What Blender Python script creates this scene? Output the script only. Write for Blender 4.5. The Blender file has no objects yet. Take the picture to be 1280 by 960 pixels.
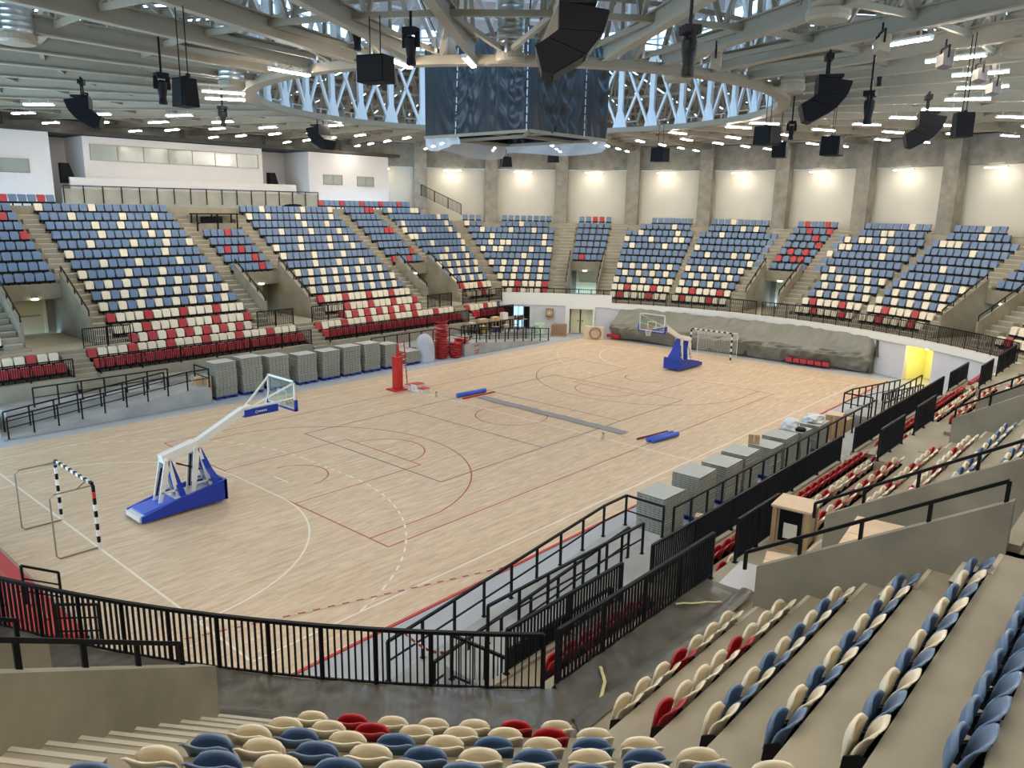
import bpy, math, random
from mathutils import Vector, Matrix, noise
from mathutils.bvhtree import BVHTree
random.seed(7)
S = bpy.context.scene
COL = S.collection
PI = math.pi
def rad(a): return math.radians(a)

# ------------------------------------------------------------------ camera, world, exposure
CAM = Vector((-27.861, -24.723, 10.167))
YAW, PITCH, ROLL, FPX = 0.725757, -0.225913, 0.0162668, 965.44
F = Vector((math.cos(PITCH)*math.cos(YAW), math.cos(PITCH)*math.sin(YAW), math.sin(PITCH)))
R0v = F.cross(Vector((0, 0, 1))).normalized(); U0v = R0v.cross(F)
Rv = math.cos(ROLL)*R0v + math.sin(ROLL)*U0v
Uv = -math.sin(ROLL)*R0v + math.cos(ROLL)*U0v
cd = bpy.data.cameras.new('camera'); cam = bpy.data.objects.new('camera', cd); COL.objects.link(cam)
m = Matrix((Rv, Uv, -F)).transposed().to_4x4(); m.translation = CAM
cam.matrix_world = m
cd.sensor_width = 36.0; cd.lens = 36.0*FPX/1280.0; cd.clip_end = 400; cd.clip_start = 0.05
S.camera = cam
S.view_settings.view_transform = 'Standard'; S.view_settings.look = 'None'
S.view_settings.exposure = 0.33; S.view_settings.gamma = 1.0
S.view_settings.use_curve_mapping = False
W = bpy.data.worlds.new('world'); S.world = W; W.use_nodes = True
bg = W.node_tree.nodes['Background']
bg.inputs['Color'].default_value = (0.45, 0.72, 1.0, 1); bg.inputs['Strength'].default_value = 6.0
LAMP = 101.0            # strength of the ceiling light tubes
LAMP_COL = (1.0, 0.90, 0.765)
try:
    S.cycles.use_denoising = True
    S.cycles.max_bounces = 8; S.cycles.diffuse_bounces = 4; S.cycles.transparent_max_bounces = 12
    S.cycles.sample_clamp_indirect = 6.0
    S.cycles.caustics_reflective = False; S.cycles.caustics_refractive = False
except Exception:
    pass

# ------------------------------------------------------------------ materials
def mat(name, col, rough=0.6, metal=0.0, var=0.0, vscale=3.0, bump=0.0, bscale=20.0, stretch=None, emit=None, spec=None, col2=None):
    M = bpy.data.materials.new(name); M.use_nodes = True
    nt = M.node_tree; b = nt.nodes['Principled BSDF']
    b.inputs['Base Color'].default_value = (*col, 1); b.inputs['Roughness'].default_value = rough
    b.inputs['Metallic'].default_value = metal
    if spec is not None: b.inputs['Specular IOR Level'].default_value = spec
    if var > 0 or bump > 0:
        tc = nt.nodes.new('ShaderNodeTexCoord'); mp = nt.nodes.new('ShaderNodeMapping')
        nt.links.new(tc.outputs['Object'], mp.inputs['Vector'])
        if stretch: mp.inputs['Scale'].default_value = stretch
    if var > 0:
        n = nt.nodes.new('ShaderNodeTexNoise'); n.inputs['Scale'].default_value = vscale; n.inputs['Detail'].default_value = 6
        nt.links.new(mp.outputs['Vector'], n.inputs['Vector'])
        r = nt.nodes.new('ShaderNodeValToRGB')
        r.color_ramp.elements[0].position = 0.3; r.color_ramp.elements[1].position = 0.7
        c2 = col2 or tuple(min(1, c*(1+var)) for c in col)
        r.color_ramp.elements[0].color = (*[c*(1-var) for c in col], 1); r.color_ramp.elements[1].color = (*c2, 1)
        nt.links.new(n.outputs['Fac'], r.inputs['Fac']); nt.links.new(r.outputs['Color'], b.inputs['Base Color'])
    if bump > 0:
        n2 = nt.nodes.new('ShaderNodeTexNoise'); n2.inputs['Scale'].default_value = bscale; n2.inputs['Detail'].default_value = 4
        nt.links.new(mp.outputs['Vector'], n2.inputs['Vector'])
        bp = nt.nodes.new('ShaderNodeBump'); bp.inputs['Strength'].default_value = bump
        nt.links.new(n2.outputs['Fac'], bp.inputs['Height']); nt.links.new(bp.outputs['Normal'], b.inputs['Normal'])
    if emit:
        b.inputs['Emission Color'].default_value = (*emit[0], 1); b.inputs['Emission Strength'].default_value = emit[1]
    return M

def wood_floor():
    M = bpy.data.materials.new('parquet'); M.use_nodes = True; nt = M.node_tree; b = nt.nodes['Principled BSDF']
    tc = nt.nodes.new('ShaderNodeTexCoord')
    br = nt.nodes.new('ShaderNodeTexBrick'); br.inputs['Scale'].default_value = 1.0
    br.inputs['Brick Width'].default_value = 1.9; br.inputs['Row Height'].default_value = 0.13
    br.inputs['Mortar Size'].default_value = 0.004; br.inputs['Mortar Smooth'].default_value = 0.2
    br.inputs['Color1'].default_value = (0.66, 0.485, 0.31, 1); br.inputs['Color2'].default_value = (0.74, 0.565, 0.385, 1)
    br.inputs['Mortar'].default_value = (0.54, 0.39, 0.25, 1); br.offset = 0.37
    nt.links.new(tc.outputs['Object'], br.inputs['Vector'])
    mp = nt.nodes.new('ShaderNodeMapping'); mp.inputs['Scale'].default_value = (0.8, 4.2, 1)
    nt.links.new(tc.outputs['Object'], mp.inputs['Vector'])
    n = nt.nodes.new('ShaderNodeTexNoise'); n.inputs['Scale'].default_value = 1.5; n.inputs['Detail'].default_value = 6; n.inputs['Roughness'].default_value = 0.65
    nt.links.new(mp.outputs['Vector'], n.inputs['Vector'])
    r = nt.nodes.new('ShaderNodeValToRGB'); r.color_ramp.elements[0].position = 0.36; r.color_ramp.elements[1].position = 0.62
    r.color_ramp.elements[0].color = (0.70, 0.67, 0.63, 1); r.color_ramp.elements[1].color = (1, 1, 1, 1)
    nt.links.new(n.outputs['Fac'], r.inputs['Fac'])
    mx = nt.nodes.new('ShaderNodeMixRGB'); mx.blend_type = 'MULTIPLY'; mx.inputs['Fac'].default_value = 0.75
    nt.links.new(br.outputs['Color'], mx.inputs['Color1']); nt.links.new(r.outputs['Color'], mx.inputs['Color2'])
    nt.links.new(mx.outputs['Color'], b.inputs['Base Color'])
    b.inputs['Roughness'].default_value = 0.38
    b.inputs['Specular IOR Level'].default_value = 0.4
    return M

def glassy(name, tint, gloss=0.12, alpha=0.9):
    M = bpy.data.materials.new(name); M.use_nodes = True; nt = M.node_tree
    nt.nodes.remove(nt.nodes['Principled BSDF']); out = nt.nodes['Material Output']
    t = nt.nodes.new('ShaderNodeBsdfTransparent'); t.inputs['Color'].default_value = (*tint, 1)
    g = nt.nodes.new('ShaderNodeBsdfGlossy'); g.inputs['Roughness'].default_value = 0.08
    mx = nt.nodes.new('ShaderNodeMixShader'); mx.inputs['Fac'].default_value = gloss
    nt.links.new(t.outputs[0], mx.inputs[1]); nt.links.new(g.outputs[0], mx.inputs[2]); nt.links.new(mx.outputs[0], out.inputs['Surface'])
    return M

def translucent(name, col, tr=0.5):
    M = bpy.data.materials.new(name); M.use_nodes = True; nt = M.node_tree
    b = nt.nodes['Principled BSDF']; b.inputs['Base Color'].default_value = (*col, 1); b.inputs['Roughness'].default_value = 0.75
    b.inputs['Alpha'].default_value = 1-tr
    return M

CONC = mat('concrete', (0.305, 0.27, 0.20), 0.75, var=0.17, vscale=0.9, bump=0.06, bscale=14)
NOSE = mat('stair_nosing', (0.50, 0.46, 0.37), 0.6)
CONCW = mat('raw_concrete', (0.245, 0.215, 0.155), 0.75, var=0.22, vscale=0.9, bump=0.08, bscale=8)  # darker concrete copy; weaker light on vertical passage walls put into the colour
CONCD = mat('board_concrete', (0.27, 0.245, 0.20), 0.8, var=0.22, vscale=1.6, bump=0.1, bscale=9)
CONCG = mat('grey_concrete', (0.34, 0.345, 0.33), 0.7, var=0.15, vscale=1.1, bump=0.05, bscale=12)
GREYF = mat('grey_floor', (0.40, 0.415, 0.44), 0.6, var=0.05, vscale=1.0)
WOOD = wood_floor()
WHITEW = mat('white_wall', (0.62, 0.585, 0.555), 0.7, var=0.02)
CREAMW = mat('cream_panel', (0.66, 0.62, 0.52), 0.6, var=0.03, vscale=0.6)
GREYW = mat('grey_white_wall', (0.56, 0.55, 0.56), 0.7, var=0.03)
STEEL = mat('cream_steel', (0.285, 0.232, 0.162), 0.5, var=0.06, vscale=1.5)
STEELW = mat('white_steel', (0.72, 0.73, 0.74), 0.45)
DECK = mat('roof_deck', (0.065, 0.058, 0.045), 0.6, var=0.10, vscale=1.5)
GALV = mat('galvanised', (0.55, 0.54, 0.50), 0.32, metal=0.75, var=0.1, vscale=4)
BLACK = mat('black_metal', (0.008, 0.008, 0.009), 0.5, spec=0.15)
BLKPL = mat('black_plastic', (0.007, 0.007, 0.009), 0.65, spec=0.12)
S_BLUE = mat('seat_blue', (0.12, 0.19, 0.31), 0.36)
S_CREAM = mat('seat_cream', (0.76, 0.68, 0.52), 0.36)
S_RED = mat('seat_red', (0.42, 0.022, 0.03), 0.34)
SEATM = {'blue': S_BLUE, 'cream': S_CREAM, 'red': S_RED}
RED = mat('red_paint', (0.52, 0.02, 0.015), 0.45)
LINE_R = mat('line_red', (0.40, 0.045, 0.03), 0.5)
LINE_W = mat('line_white', (0.80, 0.74, 0.64), 0.5)
LINE_B = mat('line_navy', (0.07, 0.085, 0.14), 0.5)
BLUE = mat('blue_padding', (0.006, 0.035, 0.36), 0.42)
BLUEL = mat('light_blue_padding', (0.05, 0.13, 0.62), 0.45)
WHITEP = mat('white_paint', (0.74, 0.72, 0.66), 0.45)
CARD = mat('cardboard', (0.50, 0.33, 0.17), 0.8, var=0.08, vscale=5)
CARDL = mat('pale_cardboard', (0.66, 0.50, 0.34), 0.8, var=0.05, vscale=4)
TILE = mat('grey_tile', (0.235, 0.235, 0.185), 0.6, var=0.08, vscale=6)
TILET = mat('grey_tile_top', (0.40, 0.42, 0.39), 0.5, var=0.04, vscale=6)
TARP = mat('grey_tarp', (0.18, 0.175, 0.14), 0.45, var=0.10, vscale=1.0, bump=0.5, bscale=4.0)
TARPD = mat('dark_sheet', (0.085, 0.078, 0.06), 0.36, var=0.35, vscale=2.2, bump=0.7, bscale=6.0)
NAVY = mat('navy_tarp', (0.013, 0.016, 0.020), 0.42, var=0.15, vscale=1.5)
PLASW = translucent('milky_plastic', (0.75, 0.76, 0.78), 0.35)
BAGP = translucent('clear_bag', (0.55, 0.58, 0.66), 0.25)
DOORM = mat('cream_door', (0.62, 0.57, 0.36), 0.5)
YELL = mat('yellow_wall', (0.80, 0.76, 0.34), 0.6)
NETM = mat('net_grey', (0.28, 0.28, 0.285), 0.7)
GREENW = mat('green_wrap', (0.38, 0.47, 0.36), 0.4, var=0.3, vscale=4)
BRICKM = mat('brown_stack', (0.30, 0.19, 0.11), 0.8, var=0.2, vscale=8)
TUBE2 = mat('wall_lamp_tube', (0.9, 0.9, 0.9), 0.4, emit=(LAMP_COL, LAMP*.35))
TUBE = mat('lamp_tube', (0.9, 0.9, 0.9), 0.4, emit=(LAMP_COL, LAMP))
GLASS = glassy('skylight_glass', (0.82, 0.92, 1.0), 0.06)
WINGL = mat('window_glass', (0.30, 0.32, 0.27), 0.12, spec=0.8)
HOOPGL = glassy('backboard_glass', (0.86, 0.92, 0.86), 0.10)
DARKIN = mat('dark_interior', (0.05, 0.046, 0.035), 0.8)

# ------------------------------------------------------------------ mesh builder
class MB:
    def __init__(s, origin=(0, 0, 0)):
        s.v = []; s.f = []; s.m = []; s.o = Vector(origin); s.cur = 0
    def add(s, vs, fs):
        n = len(s.v)
        s.v += [tuple(Vector(p)-s.o) for p in vs]
        for f in fs: s.f.append(tuple(i+n for i in f)); s.m.append(s.cur)
    def box(s, c, d, rz=0.0):
        cx, cy, cz = c; a, b, h = d[0]/2, d[1]/2, d[2]/2; co, si = math.cos(rz), math.sin(rz); vs = []
        for z in (-h, h):
            for x, y in ((-a, -b), (a, -b), (a, b), (-a, b)): vs.append((cx+x*co-y*si, cy+x*si+y*co, cz+z))
        s.add(vs, [(3, 2, 1, 0), (4, 5, 6, 7), (0, 1, 5, 4), (1, 2, 6, 5), (2, 3, 7, 6), (3, 0, 4, 7)])
    def bb(s, x0, x1, y0, y1, z0, z1):
        s.box(((x0+x1)/2, (y0+y1)/2, (z0+z1)/2), (abs(x1-x0), abs(y1-y0), abs(z1-z0)))
    def bar(s, p, q, w, h, up=(0, 0, 1)):
        p, q = Vector(p), Vector(q); d = q-p
        if d.length < 1e-6: return
        d.normalize(); u = Vector(up)
        if abs(d.dot(u)) > 0.98: u = Vector((1, 0, 0))
        a = d.cross(u).normalized(); b = a.cross(d)
        vs = []
        for e in (p, q):
            for i, j in ((-1, -1), (1, -1), (1, 1), (-1, 1)): vs.append(e+a*(i*w/2)+b*(j*h/2))
        s.add(vs, [(3, 2, 1, 0), (4, 5, 6, 7), (0, 1, 5, 4), (1, 2, 6, 5), (2, 3, 7, 6), (3, 0, 4, 7)])
    def ibeam(s, p, q, w, h):
        s.bar(p, q, 0.06, h)
        for k in (-1, 1):
            o = Vector((0, 0, k*(h/2)))
            s.bar(Vector(p)+o, Vector(q)+o, w, 0.045)
    def tube(s, pts, r, n=8, closed=False, r2=None):
        pts = [Vector(p) for p in pts]; N = len(pts); vs = []; fs = []
        for i, p in enumerate(pts):
            if closed: d = pts[(i+1) % N]-pts[i-1]
            else: d = pts[min(i+1, N-1)]-pts[max(i-1, 0)]
            d.normalize(); u = Vector((0, 0, 1)) if abs(d.z) < 0.95 else Vector((1, 0, 0))
            a = d.cross(u).normalized(); b = a.cross(d)
            rr = r if r2 is None else r+(r2-r)*i/(N-1)
            for k in range(n):
                t = 2*PI*k/n; vs.append(p+a*(rr*math.cos(t))+b*(rr*math.sin(t)))
        M = N if closed else N-1
        for i in range(M):
            j = (i+1) % N
            for k in range(n): fs.append((i*n+k, i*n+(k+1) % n, j*n+(k+1) % n, j*n+k))
        if not closed: fs.append(tuple(range(n-1, -1, -1))); fs.append(tuple((N-1)*n+k for k in range(n)))
        s.add(vs, fs)
    def lathe(s, c, prof, n=16, axis='z'):
        vs = []; fs = []
        for r, z in prof:
            for k in range(n):
                t = 2*PI*k/n; vs.append((c[0]+r*math.cos(t), c[1]+r*math.sin(t), c[2]+z))
        for i in range(len(prof)-1):
            for k in range(n): fs.append((i*n+k, i*n+(k+1) % n, (i+1)*n+(k+1) % n, (i+1)*n+k))
        fs.append(tuple(range(n-1, -1, -1))); fs.append(tuple((len(prof)-1)*n+k for k in range(n)))
        s.add(vs, fs)
    def extr(s, poly, vec):
        n = len(poly); v = Vector(vec); vs = [Vector(p) for p in poly]+[Vector(p)+v for p in poly]
        fs = [tuple(range(n-1, -1, -1)), tuple(range(n, 2*n))]+[(i, (i+1) % n, n+(i+1) % n, n+i) for i in range(n)]
        s.add(vs, fs)
    def grid(s, fn, nu, nv):
        vs = [fn(i/nu, j/nv) for j in range(nv+1) for i in range(nu+1)]
        s.add(vs, [(j*(nu+1)+i, j*(nu+1)+i+1, (j+1)*(nu+1)+i+1, (j+1)*(nu+1)+i) for j in range(nv) for i in range(nu)])
    def slab(s, fn, nu, nv, th):
        """closed shell: grid fn(u,v)->(point, normal), offset by th"""
        A = [fn(i/nu, j/nv) for j in range(nv+1) for i in range(nu+1)]
        n = len(A); vs = [a[0] for a in A]+[Vector(a[0])+Vector(a[1])*th for a in A]; w = nu+1; fs = []
        for j in range(nv):
            for i in range(nu):
                q = (j*w+i, j*w+i+1, (j+1)*w+i+1, (j+1)*w+i)
                fs.append(q); fs.append(tuple(n+k for k in reversed(q)))
        rim = [i for i in range(nu)]+[j*w+nu for j in range(nv)]+[nv*w+i for i in range(nu, 0, -1)]+[j*w for j in range(nv, 0, -1)]
        for a, b in zip(rim, rim[1:]+rim[:1]): fs.append((b, a, n+a, n+b))
        s.add(vs, fs)
    def mesh(s, name, mats, smooth=False):
        me = bpy.data.meshes.new(name); me.from_pydata(s.v, [], s.f)
        for mt in (mats if isinstance(mats, (list, tuple)) else [mats]): me.materials.append(mt)
        if any(s.m): me.polygons.foreach_set('material_index', s.m)
        if smooth:
            me.polygons.foreach_set('use_smooth', [True]*len(me.polygons))
        me.update(); return me
    def build(s, name, mats, parent=None, smooth=False, kind=None):
        o = bpy.data.objects.new(name, s.mesh(name, mats, smooth)); COL.objects.link(o)
        if parent is not None: o.parent = parent
        else: o.location = s.o
        if kind: o['kind'] = kind
        return o

def tag(o, label, cat, group=None):
    o['label'] = label; o['category'] = cat
    if group: o['group'] = group
    return o
def thing(name, label, cat, loc=(0, 0, 0), rz=0.0, group=None):
    o = bpy.data.objects.new(name, None); COL.objects.link(o); o.location = loc; o.rotation_euler = (0, 0, rz)
    o.empty_display_size = 0.2
    return tag(o, label, cat, group)
def dup(root, loc, rz, label=None):
    r = root.copy(); COL.objects.link(r); r.location = loc; r.rotation_euler = (0, 0, rz)
    if label: r['label'] = label
    for ch in list(root.children):
        c = ch.copy(); COL.objects.link(c); c.parent = r
        for g in list(ch.children):
            d = g.copy(); COL.objects.link(d); d.parent = c
    return r
def struct(mb, name, mats, smooth=False): return mb.build(name, mats, smooth=smooth, kind='structure')

# ------------------------------------------------------------------ floor and court markings
WX0, WX1, WY0, WY1 = -22.0, 22.5, -11.05, 11.6
b = MB(); b.lathe((0, 0, -0.25), [(29.0, 0.0), (29.0, 0.235)], 96); struct(b, 'floor', GREYF)
b = MB(); b.bb(WX0, WX1, WY0, WY1, -0.2, 0.0); struct(b, 'floor_parquet', WOOD)
def ribbon(b, pts, w, z, closed=False):
    pts = [Vector((p[0], p[1])) for p in pts]; N = len(pts); vs = []
    for i, p in enumerate(pts):
        d = (pts[(i+1) % N]-pts[i-1]) if closed else (pts[min(i+1, N-1)]-pts[max(i-1, 0)])
        d.normalize(); n = Vector((-d.y, d.x))
        vs += [(p.x+n.x*w/2, p.y+n.y*w/2, z), (p.x-n.x*w/2, p.y-n.y*w/2, z)]
    fs = [(2*i, 2*i+1, (2*i+3) % (2*N), (2*i+2) % (2*N)) for i in range(N if closed else N-1)]
    b.add(vs, fs)
def arc(cx, cy, r, a0, a1, n=40): return [(cx+r*math.cos(rad(a0+(a1-a0)*i/n)), cy+r*math.sin(rad(a0+(a1-a0)*i/n))) for i in range(n+1)]
def seg(b, x0, y0, x1, y1, w, z): ribbon(b, [(x0, y0), (x1, y1)], w, z)
lr, lw, lb = MB(), MB(), MB()
LW = 0.055
for s in (-1, 1):
    seg(lr, s*14, -7.5, s*14, 7.5, LW, .004); seg(lr, -14, s*7.5, 14, s*7.5, LW, .004)
    bx = s*(14-1.575); dirn = 0 if s < 0 else 180
    seg(lr, s*14, -6.6, s*(14-2.99), -6.6, LW, .0045); seg(lr, s*14, 6.6, s*(14-2.99), 6.6, LW, .0045)
    th = math.degrees(math.asin(6.6/6.75))
    ribbon(lr, arc(bx, 0, 6.75, dirn-th, dirn+th, 60), LW, .0045)
    ribbon(lr, arc(bx, 0, 1.25, dirn-90, dirn+90, 30), LW, .0045)
    for y in (-2.45, 2.45): seg(lr, s*14, y, s*8.2, y, LW, .0045)
    seg(lr, s*8.2, -2.45, s*8.2, 2.45, LW, .0045)
    ribbon(lr, arc(s*8.2, 0, 1.8, dirn-90, dirn+90, 30), LW, .0045)
    # handball
    seg(lw, s*20, -10, s*20, 10, .07, .005); seg(lw, -20, s*10, 20, s*10, .06, .005)
    ribbon(lw, arc(s*20, 1.5, 6, dirn, dirn+(90 if s < 0 else -90), 40), .06, .005)
    ribbon(lw, arc(s*20, -1.5, 6, dirn, dirn+(-90 if s < 0 else 90), 40), .06, .005)
    seg(lw, s*14, -1.5, s*14, 1.5, .06, .005)
    seg(lw, s*13, -.5, s*13, .5, .06, .005); seg(lw, s*16, -.08, s*16, .08, .06, .005)
    for sg in (1, -1):      # broken nine metre line
        A = arc(s*20, sg*1.5, 9, dirn, dirn+(72 if s < 0 else -72)*sg, 38)
        for i in range(0, 38, 2): ribbon(lw, A[i:i+2], .06, .005)
    for i in range(-3, 4): seg(lw, s*11, i*.45-.09, s*11, i*.45+.09, .06, .005)
    # volleyball
    seg(lb, s*9, -4.5, s*9, 4.5, LW, .0055); seg(lb, -9, s*4.5, 9, s*4.5, LW, .0055); seg(lb, s*3, -4.5, s*3, 4.5, LW, .0055)
ribbon(lr, arc(0, 0, 1.8, 0, 360, 60), LW, .0045)
seg(lw, 0, -10, 0, 10, .06, .005)
struct(lr, 'floor_line_red', LINE_R); struct(lw, 'floor_line_white', LINE_W); struct(lb, 'floor_line_navy', LINE_B)
b = MB(); b.bb(WX0, WX1, WY0-.09, WY0, -0.2, 0.012)
struct(b, 'trim_1', RED)

# ------------------------------------------------------------------ terraces
RISE, TREAD, Z0, Y00, R00 = 0.5375, 0.87, 2.75, 18.83, 27.43
ZC = 2.65
def YK(k): return Y00+TREAD*k
def RK(k): return 26.3 if k < 0 else R00+TREAD*k
def ZK(k): return ZC if k < 0 else Z0+RISE*k
def pol(r, a): return (r*math.cos(rad(a)), r*math.sin(rad(a)))
def THK(k): return math.degrees(math.asin(YK(k)/RK(k)))
def PT(k, bp):
    t, v = bp
    if t == 'l': return (v, YK(k))
    if t == 'r': return (v, -YK(k))
    th = THK(k)
    if t == 'lc': return pol(RK(k), th+(36-th)*v)
    if t == 'rc': return pol(RK(k), -(th+(36-th)*v))
    if t == 'nc': return pol(RK(k), -180+th+(35.6-th)*v)
    return pol(RK(k), v)
sx = [-19, -17, -15.4, -13.8, -12.2, -10.7, -8, -5, -3.2, -1.55, 0, 1.55, 3.2, 5, 8, 10.7, 12.2, 13.8, 15.4, 16.3, 18.3]
ang = [35.5, 32.5, 30, 27.5, 25.3, 22.5, 20, 17.5, 15.2, 12.5, 10, 7.5, 5, 2.5, 0]
ang = ang+[-a for a in ang[::-1]][1:]
BP = [('l', x) for x in sx]+[('lc', f) for f in (0, .33, .66, 1)]+[('a', a) for a in ang[1:-1]]+[('rc', f) for f in (1, .66, .33, 0)]
BP += [('r', x) for x in sx[::-1]]+[('nc', f) for f in (0, .33, .66, 1)]+[('a', a) for a in (-147.5, -150, -152.5, -155, -158, -161, -165)]
VS = {'l': (-13.8, 0, 13.8), 'r': (-13.8, 0, 13.8), 'a': (30, 0, -30, -150)}
def inV(p, q):
    if p[0] != q[0] and 'a' not in (p[0], q[0]): return False
    t = p[0] if p[0] in 'lra' else q[0]
    if p[0] not in ('l', 'r', 'a') or q[0] not in ('l', 'r', 'a'): return False
    mid = (p[1]+q[1])/2; h = 1.56 if t in 'lr' else 2.51
    return any(abs(mid-c) < h for c in VS[t])
def region(p, q):
    a = p[0]+q[0]
    if a == 'll': return 'left'
    if a == 'rr': return 'right'
    if 'n' in a or (p[0] == 'a' and p[1] < -100) or (q[0] == 'a' and q[1] < -100) or p[0]+q[0] == 'rnc': return 'near'
    return 'far'
regs = {r: MB() for r in ('left', 'right', 'near', 'far')}
for i in range(len(BP)-1):
    p, q = BP[i], BP[i+1]; rg = region(p, q); b = regs[rg]; v = inV(p, q)
    kmax = {'left': 13, 'far': 11, 'right': 9, 'near': 11}[rg]
    mid = (p[1]+q[1])/2
    for k in range(-1, kmax+1):
        a0, a1 = PT(k, p), PT(k, q); z = ZK(k)
        cut = k == -1 and rg in ('left', 'right') and 3.2 < abs(mid) < 10.7
        if cut: z = 2.33
        if v and 0 <= k < 5: continue
        zprev = ZK(k-1) if k > -1 else (1.92 if rg in ('left', 'right') else 0.0)
        if k == 0 and rg in ('left', 'right') and 3.2 < abs(mid) < 10.7: zprev = 2.33
        if not (v and k == 5) and not (k == -1 and rg in ('far', 'near')):
            b.add([(*a0, zprev), (*a1, zprev), (*a1, z), (*a0, z)], [(0, 1, 2, 3)])
        if k == kmax and rg in ('far', 'near'):
            s0 = 39.3/math.hypot(*a0); s1 = 39.3/math.hypot(*a1)
            c0 = (a0[0]*s0, a0[1]*s0); c1 = (a1[0]*s1, a1[1]*s1)
        else: c0, c1 = PT(k+1, p), PT(k+1, q)
        b.add([(*a0, z), (*a1, z), (*c1, z), (*c0, z)], [(0, 1, 2, 3)])
        if v and k == -1:       # passage floor under the rows
            e0, e1 = PT(6, p), PT(6, q)
            b.add([(*c0, z), (*c1, z), (*e1, z), (*e0, z)], [(0, 1, 2, 3)])
for s, rg in ((1, 'left'), (-1, 'right')):
    for x in (-10.7, -3.2, 3.2, 10.7): regs[rg].bb(x-.03, x+.03, s*17.96, s*18.9, 1.9, 2.65)
for s, rg in ((1, 'left'), (-1, 'right')):      # lower tiers in front of the side stands
    b = regs[rg]
    for x0, x1 in ((-19, -14.35), (-14.35, -13.2), (-13.2, -.65), (-.65, .65), (.65, 13.2), (13.2, 14.35), (14.35, 18.3)):
        st = abs((x0+x1)/2) < .7 or 13.2 < abs((x0+x1)/2) < 14.35
        if not st:
            b.bb(x0, x1, s*16.2, s*17.1, 0.0, 1.52); b.bb(x0, x1, s*17.1, s*17.96, 0.0, 1.92)
            b.bb(x0, x1, s*16.05, s*16.2, 0.0, 1.60)
        else:                                   # stairs from the platform up to the walkway
            n = 8
            for j in range(n):
                y0 = 15.25+j*(17.96-15.25)/n; z1 = .85+(j+1)*(2.65-.85)/(n+1)
                b.bb(x0+.02, x1-.02, s*y0, s*17.96, 0.0, z1)
b = regs['left']; b.bb(-19, 21.2, 33.0, 39, 9.2, ZK(13)); b.bb(20.6, 21.2, 29.2, 33.2, 8.6, ZK(13))
terr = []
for r, bb_ in regs.items(): terr.append(struct(bb_, 'terrace_'+r, CONC))
# step blocks of the stairs
def fV(t, c, u, d):
    if t == 'a': return pol(R00+d, c+2.5*u)
    s = 1 if t == 'l' else -1
    return (c+1.55*u, s*(Y00+d))
def prism4(b, P, z0, z1):
    b.add([(*p, z0) for p in P]+[(*p, z1) for p in P], [(3, 2, 1, 0), (4, 5, 6, 7), (0, 1, 5, 4), (1, 2, 6, 5), (2, 3, 7, 6), (3, 0, 4, 7)])
for t, cs in VS.items():
    for c in cs:
        b = MB(); kk = 12 if t == 'l' else (9 if t == 'r' else 11)
        for sd in (-1, 1):
            u0, u1 = sd*1.13, sd*(1.66 if t != 'a' else 1.95)
            for k in range(1, kk+1):
                d1 = TREAD*k; d0 = d1-TREAD*.5
                if t == 'a' and k > 5: u0 = sd*1.05
                P = [fV(t, c, u0, d0), fV(t, c, u1, d0), fV(t, c, u1, d1), fV(t, c, u0, d1)]
                if c == -150: P = [fV(t, c, max(-9, u0*1.1) if sd > 0 else u0, d0), fV(t, c, u1, d0), fV(t, c, u1, d1), fV(t, c, max(-9, u0*1.1) if sd > 0 else u0, d1)]
                b.cur = 0; prism4(b, P, ZK(k-1)-.02, ZK(k-1)+RISE/2)
                b.cur = 1
                for dn, zn in ((d0, ZK(k-1)+RISE/2), (d1, ZK(k))):
                    Q = [fV(t, c, u0, dn-.012), fV(t, c, u1, dn-.012), fV(t, c, u1, dn+.05), fV(t, c, u0, dn+.05)]; prism4(b, Q, zn-.03, zn+.008)
        struct(b, 'stair_steps', [CONC, NOSE])
b = MB()
for a0 in (15.0, -15.3):
    for k in range(1, 11):
        d1 = TREAD*k; P = [pol(R00+d1-.4, a0-.45), pol(R00+d1-.4, a0+.45), pol(R00+d1, a0+.45), pol(R00+d1, a0-.45)]
        prism4(b, P, ZK(k-1)-.02, ZK(k-1)+RISE/2)
struct(b, 'stair_steps', CONC)
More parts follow.
